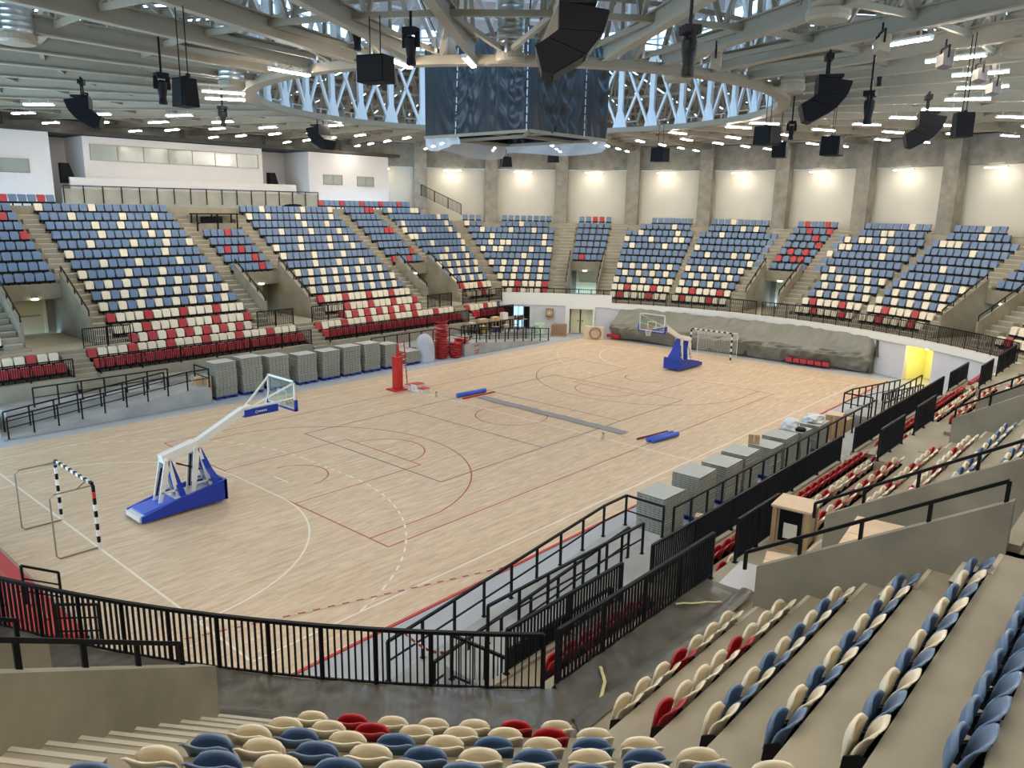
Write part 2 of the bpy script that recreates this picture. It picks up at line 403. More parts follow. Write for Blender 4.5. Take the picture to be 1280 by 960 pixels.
# ------------------------------------------------------------------ entrances cut into the stands
vw = []; door_n = 0
VLAB = {}
for t, cs in VS.items():
    for c in cs:
        b = MB()
        for sd in (-1, 1):
            n = 8; A = []
            for j in range(n+1):
                d0_ = .42 if c == -150 else .8; d = d0_+(4.4-d0_)*j/n; zt = Z0+RISE*d/TREAD+.78
                A.append((d, zt))
            for (d, zt), (e, zu) in zip(A, A[1:]):
                uo = 1.24 if c == -150 else 1.11; P = [fV(t, c, sd*1.0, d), fV(t, c, sd*uo, d), fV(t, c, sd*uo, e), fV(t, c, sd*1.0, e)]
                b.add([(*p, ZC-.1) for p in P]+[(*P[0], zt), (*P[1], zt), (*P[2], zu), (*P[3], zu)], [(3, 2, 1, 0), (4, 5, 6, 7), (0, 1, 5, 4), (1, 2, 6, 5), (2, 3, 7, 6), (3, 0, 4, 7)])
            P = [fV(t, c, sd*1.0, 4.4), fV(t, c, sd*1.11, 4.4), fV(t, c, sd*1.11, 6.0), fV(t, c, sd*1.0, 6.0)]
            prism4(b, P, ZC-.1, ZK(5)+.0)
        for sd in (-1, 1):
            P = [fV(t, c, sd*.99, -.03), fV(t, c, sd*1.04, -.03), fV(t, c, sd*1.04, .9), fV(t, c, sd*.99, .9)]; prism4(b, P, ZC-.1, Z0+.015)
        zl = 4.72
        P = [fV(t, c, -1, 4.33), fV(t, c, 1, 4.33), fV(t, c, 1, 4.55), fV(t, c, -1, 4.55)]
        prism4(b, P, zl, ZK(5)+.12)
        P = [fV(t, c, -1, 4.55), fV(t, c, 1, 4.55), fV(t, c, 1, 6.0), fV(t, c, -1, 6.0)]
        prism4(b, P, zl, zl+.15)
        P = [fV(t, c, -1, 5.85), fV(t, c, 1, 5.85), fV(t, c, 1, 6.05), fV(t, c, -1, 6.05)]
        prism4(b, P, ZC-.1, zl)
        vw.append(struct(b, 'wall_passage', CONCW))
        if c == -150: continue
        door_n += 1
        b = MB(); P = [fV(t, c, -.62, 5.78), fV(t, c, .62, 5.78), fV(t, c, .62, 5.84), fV(t, c, -.62, 5.84)]
        prism4(b, P, ZC, ZC+2.05); d = struct(b, 'door_%d' % door_n, DOORM)
        b = MB()
        for u0, u1, z0, z1 in ((-.72, -.62, ZC, ZC+2.15), (.62, .72, ZC, ZC+2.15), (-.72, .72, ZC+2.05, ZC+2.15)):
            P = [fV(t, c, u0, 5.74), fV(t, c, u1, 5.74), fV(t, c, u1, 5.85), fV(t, c, u0, 5.85)]; prism4(b, P, z0, z1)
        b.build('door_frame', CREAMW, d)
        b = MB(); P = [fV(t, c, -.5, 5.70), fV(t, c, .5, 5.70), fV(t, c, .5, 5.76), fV(t, c, -.5, 5.76)]
        prism4(b, P, ZC+1.0, ZC+1.07); b.build('push_bar', STEEL, d)

# ------------------------------------------------------------------ ring wall under the far walkway, back walls, pillars
DA0, DA1 = 27.0, 32.2          # the double door in the far wall
YA0, YA1 = -30.6, -26.2        # the lit yellow doorway
OA0, OA1 = 38.6, 44.0          # the dark opening
b = MB(); capb = MB()
a = 44.0; st = .5
holes = [(DA0, DA1, 2.3), (YA0, YA1, 2.2), (OA0, OA1, 2.15)]
edges = sorted(set([round(-44+i, 2) for i in range(0, 89, 2)]+[h for H in holes for h in H[:2]]))
def wallseg(b, r0, r1, a0, a1, z0, z1):
    P = [pol(r0, a0), pol(r1, a0), pol(r1, a1), pol(r0, a1)]; prism4(b, P, z0, z1)
for a0, a1 in zip(edges, edges[1:]):
    md = (a0+a1)/2; z0 = 0.0
    for h0, h1, hz in holes:
        if h0 < md < h1: z0 = hz
    wallseg(b, 26.3, 26.6, a0, a1, z0, ZC-.02)
    if 24 < md: wallseg(capb, 26.22, 26.55, a0, a1, ZC-.35, 3.28)
    else: wallseg(capb, 26.2, 26.5, a0, a1, ZC-.42, ZC+.02)
struct(b, 'wall_far', GREYW); struct(capb, 'trim_2', WHITEP)
b = MB()
for i in range(20): wallseg(b, 26.3, 26.6, -137-i*1.5, -137-(i+1)*1.5, 0, ZC-.02)
struct(b, 'wall_near', GREYW)
b = MB()      # rooms behind the openings
for (h0, h1, hz), m_ in zip(holes, (0, 1, 2)):
    b.cur = m_
    wallseg(b, 28.2, 28.3, h0-1, h1+1, 0, 2.6)
    wallseg(b, 26.6, 28.2, h0-.15, h0, 0, 2.6); wallseg(b, 26.6, 28.2, h1, h1+.15, 0, 2.6)
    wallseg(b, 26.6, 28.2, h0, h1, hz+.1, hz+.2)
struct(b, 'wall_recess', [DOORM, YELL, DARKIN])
b = MB()
for k in range(36):
    a0 = 5+10*k
    wallseg(b, 39.2, 39.5, a0, a0+10, 8.0, 13.6)
struct(b, 'wall_back', CREAMW)
b = MB()
for i in range(72): wallseg(b, 38.7, 39.5, 5*i, 5*i+5, 13.62, 15.7)
struct(b, 'beam_ring', CONCD)
for k in range(36):
    a0 = 5+10*k; b = MB(); x, y = pol(38.3, a0)
    b.box((x, y, 11.6), (1.15, 1.15, 8.2), rad(a0)); struct(b, 'pillar', CONCD)

# ------------------------------------------------------------------ press boxes above the left stand
b = MB(); b.bb(-19, -9.1, 32.0, 36, 9.7, 14.35); b.bb(-6.95, 6.3, 32.4, 36, 9.7, 14.3); b.bb(10.3, 18.7, 32.0, 36, 9.7, 14.3)
b.bb(-8.1, 9.0, 31.95, 32.15, 10.85, 11.6); b.bb(-9.1, 10.3, 35.6, 36.2, 9.7, 14.3)
struct(b, 'wall_booths', WHITEW)
b = MB(); b.bb(-8.6, 11.0, 31.9, 32.2, 9.6, 10.86); struct(b, 'wall_plinth', CONC)
b = MB(); b.bb(-19, 20, 31.9, 37.5, 14.36, 14.6); struct(b, 'trim_3', DARKIN)
def window(n, x0, x1, z0, z1, y, k):
    fr = MB(); t = .045
    fr.bb(x0, x1, y-.05, y+.02, z0, z0+t); fr.bb(x0, x1, y-.05, y+.02, z1-t, z1)
    for i in range(k+1):
        x = x0+(x1-x0)*i/k; fr.bb(x-t/2, x+t/2, y-.05, y+.02, z0, z1)
    o = struct(fr, 'window_%d' % n, STEEL)
    for i in range(k):
        g = MB(); xa = x0+(x1-x0)*i/k; xb = x0+(x1-x0)*(i+1)/k; g.bb(xa+t/2, xb-t/2, y-.02, y+.01, z0+t, z1-t); g.build('pane', WINGL, o)
window(1, -6.5, 5.9, 12.75, 13.82, 32.4, 7)
window(2, 11.7, 13.6, 11.72, 12.55, 32.0, 2); window(3, 15.2, 17.0, 11.68, 12.52, 32.0, 2); window(4, -13.5, -10.4, 11.75, 12.62, 32.0, 2)

# ------------------------------------------------------------------ side platforms and ramps
def platform(s, name):
    b = MB(); yo = 12.6 if s > 0 else 12.85; yi = yo+1.35
    b.bb(-18.0, 18.0, s*14.2, s*16.2, 0, .85)
    for e in (-1, 1):
        b.bb(e*9.2, e*10.4, s*yo, s*14.2, 0, .85)
        P = [(e*10.4, s*yo, 0), (e*10.4, s*yo, .85), (e*18.6, s*yo, .02), (e*18.6, s*yo, 0)]
        b.extr(P, (0, s*(14.2-yo), 0))
    return struct(b, name, CONCG)
platform(1, 'platform_left'); platform(-1, 'platform_right')

# ------------------------------------------------------------------ roof
ZR = 14.62
def zb(r): return ZR+(r-11.6)*0.028         # underside of the roof beams
ring = MB(); 
for i in range(72):
    a0, a1 = 5*i, 5*i+5
    wallseg(ring, 11.35, 11.85, a0, a1, 14.45, 14.72)
    p = pol(11.6, a0); q = pol(11.6, a1)
    ring.bar((*p, 18.6), (*q, 18.6), .3, .25)
    ring.bar((*pol(11.9, a0), 16.4), (*pol(11.9, a1), 16.4), .12, .12)
struct(ring, 'roof_ring', STEEL)
rail = MB()
for i in range(36):
    a0 = 10*i
    rail.bar((*pol(12.35, a0), 14.7), (*pol(12.35, a0), 15.15), .06, .06)
    rail.bar((*pol(12.35, a0), 15.12), (*pol(12.35, a0+10), 15.12), .05, .05)
struct(rail, 'roof_ring_rail', STEELW)
for i in range(36):
    a0 = 10*i; b = MB()
    b.bar((*pol(11.5, a0), 14.7), (*pol(11.5, a0), 18.6), .3, .2, up=(math.cos(rad(a0)), math.sin(rad(a0)), 0))
    b.bar((*pol(11.45, a0+.8), 14.75), (*pol(11.45, a0+9.2), 18.5), .13, .13)
    b.bar((*pol(11.55, a0+9.2), 14.75), (*pol(11.55, a0+.8), 18.5), .13, .13)
    p = pol(11.5, a0); b.extr([(*pol(11.42, a0-2.2), 14.72), (*pol(11.42, a0+2.2), 14.72), (*pol(11.42, a0+.9), 15.6), (*pol(11.42, a0-.9), 15.6)], (.1*math.cos(rad(a0)), .1*math.sin(rad(a0)), 0))
    struct(b, 'roof_drum_bracing', STEELW)
# radial trusses
tr = MB()
def trus(b):
    n = 9; r0, r1 = 11.7, 38.9
    b.ibeam((r0, 0, zb(r0)+.24), (r1, 0, zb(r1)+.24), .28, .5)
    b.ibeam((r0, 0, 18.3), (r1, 0, 17.0), .2, .28)
    for j in range(n):
        ra = r0+(r1-r0)*j/n; rb = r0+(r1-r0)*(j+1)/n; rm = (ra+rb)/2
        zt = lambda r: 18.3-(r-r0)*1.3/(r1-r0)
        b.bar((ra, 0, zb(ra)+.4), (rm, 0, zt(rm)), .12, .12); b.bar((rm, 0, zt(rm)), (rb, 0, zb(rb)+.4), .12, .12)
        b.bar((rm, 0, zb(rm)+.4), (rm, 0, zt(rm)), .09, .09)
trus(tr); tme = tr.mesh('roof_beam', STEEL)
for i in range(36):
    o = bpy.data.objects.new('roof_beam', tme); COL.objects.link(o); o.rotation_euler = (0, 0, rad(10*i+5)); o['kind'] = 'structure'
for j, r in enumerate((15.6, 18.7, 22.0, 25.5, 29.0, 32.5, 36.0)):
    b = MB()
    for i in range(36):
        p = pol(r, 10*i+5); q = pol(r, 10*i+15)
        b.bar((*p, zb(r)+.32), (*q, zb(r)+.32), .12, .16)
        zt = 18.3-(r-11.7)*1.3/27.2
        b.bar((*p, zt), (*q, zt), .12, .2)
        if j in (1, 3, 5):          # curved knee braces between the beams
            c0 = Vector((*p, zb(r)+.25)); c1 = Vector((*q, zb(r)+.25)); md = (c0+c1)/2+Vector((0, 0, 1.9))
            ptsA = [c0*(1-t)**2+md*2*t*(1-t)+c1*t*t for t in [x/8 for x in range(9)]]
            for e, f in zip(ptsA, ptsA[1:]): b.bar(e, f, .1, .14)
    struct(b, 'roof_purlin_ring', STEEL)
b = MB()
for i in range(36):
    p = (*pol(11.8, 10*i+10), zb(11.8)+.15); q = (*pol(15.6, 10*i+5), zb(15.6)+.3); q2 = (*pol(15.6, 10*i+15), zb(15.6)+.3)
    b.bar(p, q, .12, .14); b.bar(p, q2, .12, .14)
    p = (*pol(18.7, 10*i+10), 17.6); q = (*pol(25.5, 10*i+5), 17.2); q2 = (*pol(25.5, 10*i+15), 17.2)
    b.bar(p, q, .09, .09); b.bar(p, q2, .09, .09)
struct(b, 'roof_cross_bracing', STEEL)
dk = MB(); N = 144
prof = [(11.75, 18.75), (22, 18.2), (31, 17.75), (39.5, 17.25)]
for i in range(N):
    for (ra, za), (rb_, zb_) in zip(prof, prof[1:]):
        a0, a1 = 360/N*i, 360/N*(i+1); e = .09 if i % 2 else 0
        dk.add([(*pol(ra, a0), za+e), (*pol(ra, a1), za+e), (*pol(rb_, a1), zb_+e), (*pol(rb_, a0), zb_+e)], [(0, 1, 2, 3)])
    wallseg(dk, 39.2, 39.5, 360/N*i, 360/N*(i+1), 15.6, 17.4)
struct(dk, 'ceiling', DECK)
# glazed lantern over the ring
b = MB(); g = MB(); cap = MB()
def zc(r): return 20.0+(11.78-r)*.2
for i in range(36):
    a0, a1 = 10*i, 10*i+10
    b.bar((*pol(11.75, a0), 18.6), (*pol(11.75, a0), 20.0), .14, .14)
    b.bar((*pol(11.75, a0), 19.95), (*pol(5.6, a0), zc(5.6)-.05), .12, .22)
    for z in (18.75, 19.35, 20.0): b.bar((*pol(11.75, a0), z), (*pol(11.75, a1), z), .09, .09)
    for r in (9.6, 7.4, 5.6): b.bar((*pol(r, a0), zc(r)-.08), (*pol(r, a1), zc(r)-.08), .08, .12)
    g.add([(*pol(11.78, a0), 18.7), (*pol(11.78, a1), 18.7), (*pol(11.78, a1), 20.02), (*pol(11.78, a0), 20.02)], [(0, 1, 2, 3)])
    g.add([(*pol(5.6, a0), zc(5.6)), (*pol(5.6, a1), zc(5.6)), (0, 0, zc(0))], [(0, 1, 2)])
    cap.add([(*pol(11.9, a0), 20.02), (*pol(11.9, a1), 20.02), (*pol(5.6, a1), zc(5.6)+.02), (*pol(5.6, a0), zc(5.6)+.02)], [(0, 1, 2, 3)])
struct(b, 'roof_lantern_frame', STEELW); struct(g, 'window_lantern', GLASS); struct(cap, 'roof_lantern_cap', GREYW)

# ------------------------------------------------------------------ tip-up seats
def seat_meshes():
    def back(u, v):
        c = 2*u-1
        x = .226*c*(1-.10*(1-v)**2)
        z = .24+.46*v-.040*v*(1-c*c)-.05*(abs(c)**7)*v**3
        y = -.075+.13*v+.045*v**3-.085*c*c*(.5+.5*v-.6*v**4)
        return (x, y, z), (0, .97, .25)
    def pan(u, v):
        c = 2*u-1
        x = .212*c*(1-.06*(1-v))
        z = .24+.35*v+.028*v*(1-c*c)-.05*(abs(c)**7)*v**3
        y = -.15+.03*v+.035*c*c*v-.045*math.sin(PI*v)*(1-c*c)
        return (x, y, z), (0, -.97, .2)
    b = MB(); b.slab(back, 8, 6, .034); mb = {k: b.mesh('backrest', SEATM[k], True) for k in SEATM}
    b = MB(); b.slab(pan, 8, 5, .036); mp = {k: b.mesh('seat_pan', SEATM[k], True) for k in SEATM}
    b = MB()
    for sx_ in (-1, 1):
        b.extr([(sx_*.240, -.17, .14), (sx_*.240, .03, .14), (sx_*.240, .06, .42), (sx_*.240, -.02, .42), (sx_*.240, -.15, .34)], (-sx_*.022, 0, 0))
    b.box((0, -.06, .2), (.47, .10, .07)); b.box((0, -.04, .09), (.06, .07, .18)); b.box((0, -.04, .012), (.16, .12, .024))
    mk = b.mesh('bracket', BLACK)
    return mb, mp, mk
MBK, MPN, MKT = seat_meshes()
PROTO = {}
def make_seat(col):
    r = thing('stadium_seat', '', 'seat', (0, 0, 0))
    for nm, me in (('backrest', MBK[col]), ('seat_pan', MPN[col]), ('bracket', MKT)):
        o = bpy.data.objects.new(nm, me); COL.objects.link(o); o.parent = r
    return r
rs = random.Random(11)
L1TAB = {12: (0, 6), 11: (3, 9, 13), 10: (5, 8, 11), 9: (5, 11, 13), 8: (3, 8, 12, 15), 7: (0, 6, 11), 6: (3, 7, 12), 5: (0, 5, 9, 14)}
L2TAB = {12: (3, 10, 15), 11: (0, 3, 8, 14), 10: (8, 12), 9: (3, 8, 13), 8: (5, 10, 13), 7: (0, 4, 9, 13), 6: (0, 5, 10), 5: (4, 8, 12)}
def scol(k, i, blk):
    if k == -3: return 'red'
    if k == -2: return 'red' if i % 4 == 0 else 'cream'
    if k == -1: return 'red' if i % 2 == 0 else 'cream'
    if blk == 'V': return 'red' if rs.random() < .15 else 'blue'
    if k == 0: return 'red' if i % 4 == (1 if blk in ('E', 'N') else 3) else 'cream'
    if k == 1: return 'red' if i % 4 == (2 if blk in ('E', 'N') else 0) else 'cream'
    if k < 5: return 'cream' if (i+k) % 2 == 0 else 'blue'
    if blk == 'L1': return 'cream' if i in L1TAB.get(k, ()) else 'blue'
    if blk == 'L2': return 'cream' if i in L2TAB.get(k, ()) else 'blue'
    if k == 13: return 'red' if i % 4 == 0 else 'blue'
    return 'cream' if rs.random() < .16 else 'blue'
SE = []      # x, y, z, rz, colour, block, row, index, count
def row_side(s, k, x0, x1, blk, name, z=None, pitch=.52):
    n = max(1, int(round((x1-x0)/pitch))); y = 19.6+TREAD*k
    if z is None: z = {-1: 2.33, -2: 1.92, -3: 1.52}.get(k, ZK(k))
    for i in range(n):
        x = x0+(x1-x0)*(i+.5)/n
        SE.append((x, s*y, z, 0 if s > 0 else PI, scol(k, i, blk), name, k, i, n))
for s in (1, -1):
    kt = 12 if s > 0 else 9
    nm = 'left' if s > 0 else 'right'
    for k in range(-3, kt+1):
        if k <= -2:
            row_side(s, k, -18.0, -14.45, 'A', nm+'A'); row_side(s, k, -13.15, -.7, 'B', nm+'B')
            row_side(s, k, .7, 13.15, 'C', nm+'C'); row_side(s, k, 14.4, 18.0, 'D', nm+'D')
            continue
        if k == -1: row_side(s, k, -10.65, -3.25, 'B', nm+'B'); row_side(s, k, 3.25, 10.65, 'C', nm+'C'); continue
        row_side(s, k, -11.05, -2.75, 'L1', nm+'B'); row_side(s, k, 2.75, 11.05, 'L2', nm+'C')
        if k >= 5:
            for c in (-13.8, 0, 13.8):
                if c == 0 and k > 9: continue
                row_side(s, k, c-1.53, c+1.53, 'V', nm+'V')
        xe = math.sqrt((28.2+TREAD*k)**2-(19.6+TREAD*k)**2)-.55
        if k == 12: xe = 21.0
        row_side(s, k, 16.35, xe, 'D', nm+'D')
        if s < 0: row_side(s, k, -xe, -16.0, 'N2', 'rightN')
        else: row_side(s, k, -19.0, -16.4, 'D', nm+'A')
row_side(1, 13, 10.3, 20.2, 'T', 'leftT'); row_side(1, 13, -19, -9.5, 'T', 'leftT')
def row_arc(k, a0, a1, blk, name, z=None):
    r = 28.2+TREAD*k; n = int(rad(abs(a1-a0))*r/.535)
    for i in range(n):
        a = a0+(a1-a0)*(i+.5)/n; x, y = pol(r, a)
        if k >= 10 and min(abs(a-(5+10*j)) for j in range(-6, 6)) < 1.25: continue
        SE.append((x, y, ZK(k), rad(a-90), scol(k, i, blk), name, k, i, n))
for k in range(0, 12):
    th = math.degrees(math.asin((19.6+TREAD*k)/(28.2+TREAD*k)))-1.1
    if k < 11: row_arc(k, th, 35.7, 'E', 'farA')
    else: row_arc(k, 43.5, 36.2, 'E', 'farA'); row_arc(k, 49.2, 46.3, 'E', 'farA')
    for sg in (1, -1):
        lo = 5.6 if k < 5 else (3.9 if k < 10 else 6.0); hi = 25.2 if k < 10 else (24.2 if k == 10 else 22.0)
        row_arc(k, sg*hi, sg*15.45, 'E', 'farB'); row_arc(k, sg*14.6, sg*lo, 'E', 'farC')
        if k >= 5: row_arc(k, sg*32.4, sg*27.6, 'V', 'farV')
    if k >= 5: row_arc(k, 2.4, -2.7, 'V', 'farV')
    row_arc(k, -35.7, -th, 'E', 'farD')
    if k < 8: row_arc(k, -144.4, -180+th+.6, 'N', 'near')

def project(p):
    d = Vector(p)-CAM; z = d.dot(F)
    if z < .3: return None
    return (640+FPX*d.dot(Rv)/z, 480-FPX*d.dot(Uv)/z, z)
bv = []; bf = []
for o in terr+vw:
    n = len(bv); bv += [o.matrix_basis @ v.co for v in o.data.vertices]; bf += [tuple(i+n for i in p.vertices) for p in o.data.polygons]
BVH = BVHTree.FromPolygons(bv, bf)
def seen(x, y, z):
    q = Vector((x, y, z)); d = q-CAM; L = d.length
    h = BVH.ray_cast(CAM, d.normalized())
    return h[0] is None or h[3] > L-.25
cand = []
rest = []
for s_ in SE:
    x, y, z = s_[:3]; p = project((x, y, z+.55))
    if p is None: continue
    dist = (Vector((x, y, z+.6))-CAM).length
    inside = -30 < p[0] < 1310 and p[1] < 1030 and p[1] > 0
    if inside and seen(x, y, z+.62): cand.append((dist, s_))
    elif -250 < p[0] < 1500 and p[1] < 1150 and dist > 3.2: rest.append(s_)
cand.sort(key=lambda t: t[0])
near300 = [c[1] for c in cand[:300]]; rest += [c[1] for c in cand[300:]]
ORD = ['first', 'second', 'third', 'fourth', 'fifth', 'sixth', 'seventh', 'eighth', 'ninth', 'tenth', 'eleventh', 'twelfth', 'thirteenth',
       'fourteenth', 'fifteenth', 'sixteenth', 'seventeenth', 'eighteenth', 'nineteenth', 'twentieth', 'twenty-first', 'twenty-second', 'twenty-third', 'twenty-fourth', 'twenty-fifth', 'twenty-sixth']
def seat_label(c, blk, k, i, n):
    if blk == 'near': return '%s tip-up seat, %s from left in %s row of the block seen from behind' % (c, ORD[i], ORD[k] if k else 'front')
    if blk == 'rightN': return '%s tip-up seat, %s from the steps in %s row of the near right block' % (c, ORD[n-1-i], ORD[k] if k else 'front')
    row = ORD[k+3] if k > -3 else 'lowest'
    if blk == 'rightA': return '%s tip-up seat, %s from far end, %s row, small block behind black corner fence' % (c, ORD[n-1-i], row)
    if blk == 'rightB': return '%s tip-up seat, %s from near end, %s row of block past tall cardboard crate' % (c, ORD[i], row)
    if blk == 'rightC': return '%s tip-up seat, %s from near end, %s row, second block past cardboard crate' % (c, ORD[i], row)
    if blk == 'rightD': return '%s tip-up seat, %s from near end, %s row, last right block before yellow doorway' % (c, ORD[i], row)
    if blk == 'rightV': return '%s tip-up seat, %s from near end, %s row, above a right stand entrance' % (c, ORD[i], row)
    if blk == 'leftA': return '%s tip-up seat, %s from left end, %s row, short block at the left edge' % (c, ORD[i], row)
    if blk == 'leftB': return '%s tip-up seat, %s from left, %s row of left block above the ramp' % (c, ORD[i], row)
    if blk == 'leftC': return '%s tip-up seat, %s from left, %s row of left block behind tile stacks' % (c, ORD[i], row)
    return '%s tip-up seat, %s from left, %s row of the far stand' % (c, ORD[i], row)
SGROUP = {'near': 'seats of the block seen from behind', 'rightN': 'seats of the near right block'}
for x, y, z, rz, c, blk, k, i, n in near300:
    if c not in PROTO:
        r = make_seat(c); PROTO[c] = r; r.location = (x, y, z); r.rotation_euler = (0, 0, rz)
    else: r = dup(PROTO[c], (x, y, z), rz)
    r['label'] = seat_label(c, blk, k, i, n); r['group'] = SGROUP.get(blk, 'tip-up seats of the stands')
sb = MB(); idx = {'blue': 0, 'cream': 1, 'red': 2}
OUT = [(-.205, .25), (.205, .25), (.228, .62), (.19, .69), (-.19, .69), (-.228, .62)]
for x, y, z, rz, c, blk, k, i, n in rest:
    co, si = math.cos(rz), math.sin(rz)
    def T(px, py, pz): return (x+px*co-py*si, y+px*si+py*co, z+pz)
    sb.cur = idx[c]
    fr = [T(px, -.16+.25*(pz-.26), pz) for px, pz in OUT]; bk = [T(px, -.04+.42*(pz-.26), pz) for px, pz in OUT]
    vs = fr+bk; m_ = len(OUT)
    sb.add(vs, [tuple(range(m_)), tuple(range(2*m_-1, m_-1, -1))]+[((q+1) % m_, q, m_+q, m_+(q+1) % m_) for q in range(m_)])
    sb.cur = 3
    A = [T(px, py, pz) for pz in (.13, .26) for px, py in ((-.25, -.15), (.25, -.15), (.25, .05), (-.25, .05))]
    sb.add(A, [(3, 2, 1, 0), (4, 5, 6, 7), (0, 1, 5, 4), (1, 2, 6, 5), (2, 3, 7, 6), (3, 0, 4, 7)])
    A = [T(px, py, pz) for pz in (0, .14) for px, py in ((-.03, -.0), (.03, -.0), (.03, .07), (-.03, .07))]
    sb.add(A, [(0, 1, 5, 4), (1, 2, 6, 5), (2, 3, 7, 6), (3, 0, 4, 7)])
sb.cur = 0
so = sb.build('stadium_seats', [S_BLUE, S_CREAM, S_RED, BLACK]); so['kind'] = 'stuff'
tag(so, 'mass of blue, cream and red tip-up seats filling the left and far stands', 'seats')

# ------------------------------------------------------------------ railings
def polyline(path, step):
    out = [Vector(path[0])]
    for a, b_ in zip(path, path[1:]):
        a, b_ = Vector(a), Vector(b_); L = (b_-a).length; n = max(1, int(round(L/step)))
        for i in range(1, n+1): out.append(a+(b_-a)*i/n)
    return out
def railing(label, path, h=1.05, step=1.9, pickets=True, name='railing', group=None, mids=0, cat='railing', foot=True, pk=.1, r=.032):
    o = Vector(path[0]); t = thing(name, label, cat, o, 0, group)
    P = polyline(path, step); up = Vector((0, 0, h))
    b = MB(o)
    for a, c in zip(path, path[1:]):
        b.bar(Vector(a)+up, Vector(c)+up, .065, .055)
    b.build('top_rail', BLACK, t)
    for p in P:
        q = MB(o); q.bar(p, p+up, .055, .055)
        if foot: q.box((p.x, p.y, p.z+.01), (.10, .10, .02))
        q.build('post', BLACK, t)
    if pickets:
        b = MB(o)
        for a, c in zip(path, path[1:]):
            a, c = Vector(a), Vector(c); L = (c-a).length; n = max(1, int(L/pk))
            for i in range(1, n):
                p = a+(c-a)*i/n; b.bar(p+Vector((0, 0, .08)), p+up, .022, .040, up=((c-a).cross(Vector((0, 0, 1)))).normalized())
            b.bar(a+Vector((0, 0, .09)), c+Vector((0, 0, .09)), .035, .03)
        b.build('balusters', BLACK, t)
    for j in range(mids):
        b = MB(o); f = (j+1)/(mids+1)
        for a, c in zip(path, path[1:]): b.bar(Vector(a)+up*f, Vector(c)+up*f, .035, .035)
        b.build('middle_rail', BLACK, t)
    return t
def arcpath(r, a0, a1, z, n): return [(*pol(r, a0+(a1-a0)*i/n), z) for i in range(n+1)]
railing('curved black picket fence across the bottom of the picture, on the walkway edge', arcpath(26.4, -164, -137.2, ZC, 14), 1.02, 1.02)
railing('straight black picket fence running right from the near corner post', [(-19.12, -18.02, ZC), (-13.95, -18.02, ZC)], 1.02, 1.18)
railing('long curved black fence on the far walkway, right half', arcpath(26.42, -43.2, -2, ZC, 20), 1.02, 1.9)
railing('long curved black fence on the far walkway, above the double door', arcpath(26.42, -1, 43.2, ZC, 20), 1.02, 1.9)
for s, sd in ((1, 'left'), (-1, 'right')):
    for x0, x1, w in ((-18.2, -14.4, 'short end section nearest the camera'), (-13.15, -.7, 'section nearer the camera'), (.7, 13.15, 'section farther from the camera'), (14.4, 18.2, 'short section at the far end')):
        railing('black picket fence in front of the %s red seats, %s' % (sd, w), [(x0, s*16.13, 1.6), (x1, s*16.13, 1.6)], .92, 2.0)
    for x0, x1, w in ((-14.35, -10.75, 'first entrance'), (-3.2, -.7, 'middle entrance, near side'), (.7, 3.2, 'middle entrance, far side'), (10.75, 13.2, 'last entrance'), (14.4, 18.9, 'far corner walkway')):
        if s < 0 and x0 < -14: x0 = -12.9
        if s > 0 and x0 < -14: x0 = -13.15
        railing('black picket fence on the %s stand walkway by the %s' % (sd, w), [(x0, s*18.05, ZC), (x1, s*18.05, ZC)], 1.0, 1.4)
    # stair side rails down through the seats
    yo = 12.62 if s > 0 else 12.87
    for e, en in ((-1, 'near'), (1, 'far')):
        rp = lambda x: max(.03, .85-(x-10.4)*.1)
        pts = [(e*x, s*yo, rp(x)) for x in (18.4, 10.4)]
        railing('black two-bar handrail along the outer edge of the %s %s ramp' % (en, sd), pts+[(e*9.25, s*yo, .85), (e*9.25, s*14.15, .85)], .95, 1.05, False, mids=1)
        railing('black two-bar handrail along the inner edge of the %s %s ramp' % (en, sd), [(e*18.2, s*(yo+1.25), .06), (e*11.0, s*(yo+1.25), .79)], .9, 1.05, False, mids=1)
        railing('black two-bar handrail on the platform edge behind the %s %s ramp' % (en, sd), [(e*16.8, s*14.32, .85), (e*10.6, s*14.32, .85)], .9, 1.05, False, mids=1)
    x0 = -9.1 if s < 0 else 2.6
    railing('black railing on the %s platform behind the tile stacks' % sd, [(x0, s*14.4, .85), (9.0, s*14.4, .85)], .95, 1.0, False, mids=0)
railing('sloping black picket rail beside the steps under the near corner', [(-18.25, -14.7, .85), (-17.1, -15.9, .05)], 1.0, 1.6, True)
railing('black picket rail at the end of the near right platform', [(-18.0, -16.0, .85), (-14.6, -16.0, .85)], 1.1, 1.5, True)
railing('thin black railing in front of the press boxes', [(-8.6, 31.85, 9.95), (11.0, 31.85, 9.95)], 1.1, 1.2, False)
railing('black handrail descending beside the pillar right of the press boxes', [(21.4, 30.6, 11.0), (24.6, 28.6, 9.3)], 1.0, 1.6, True)
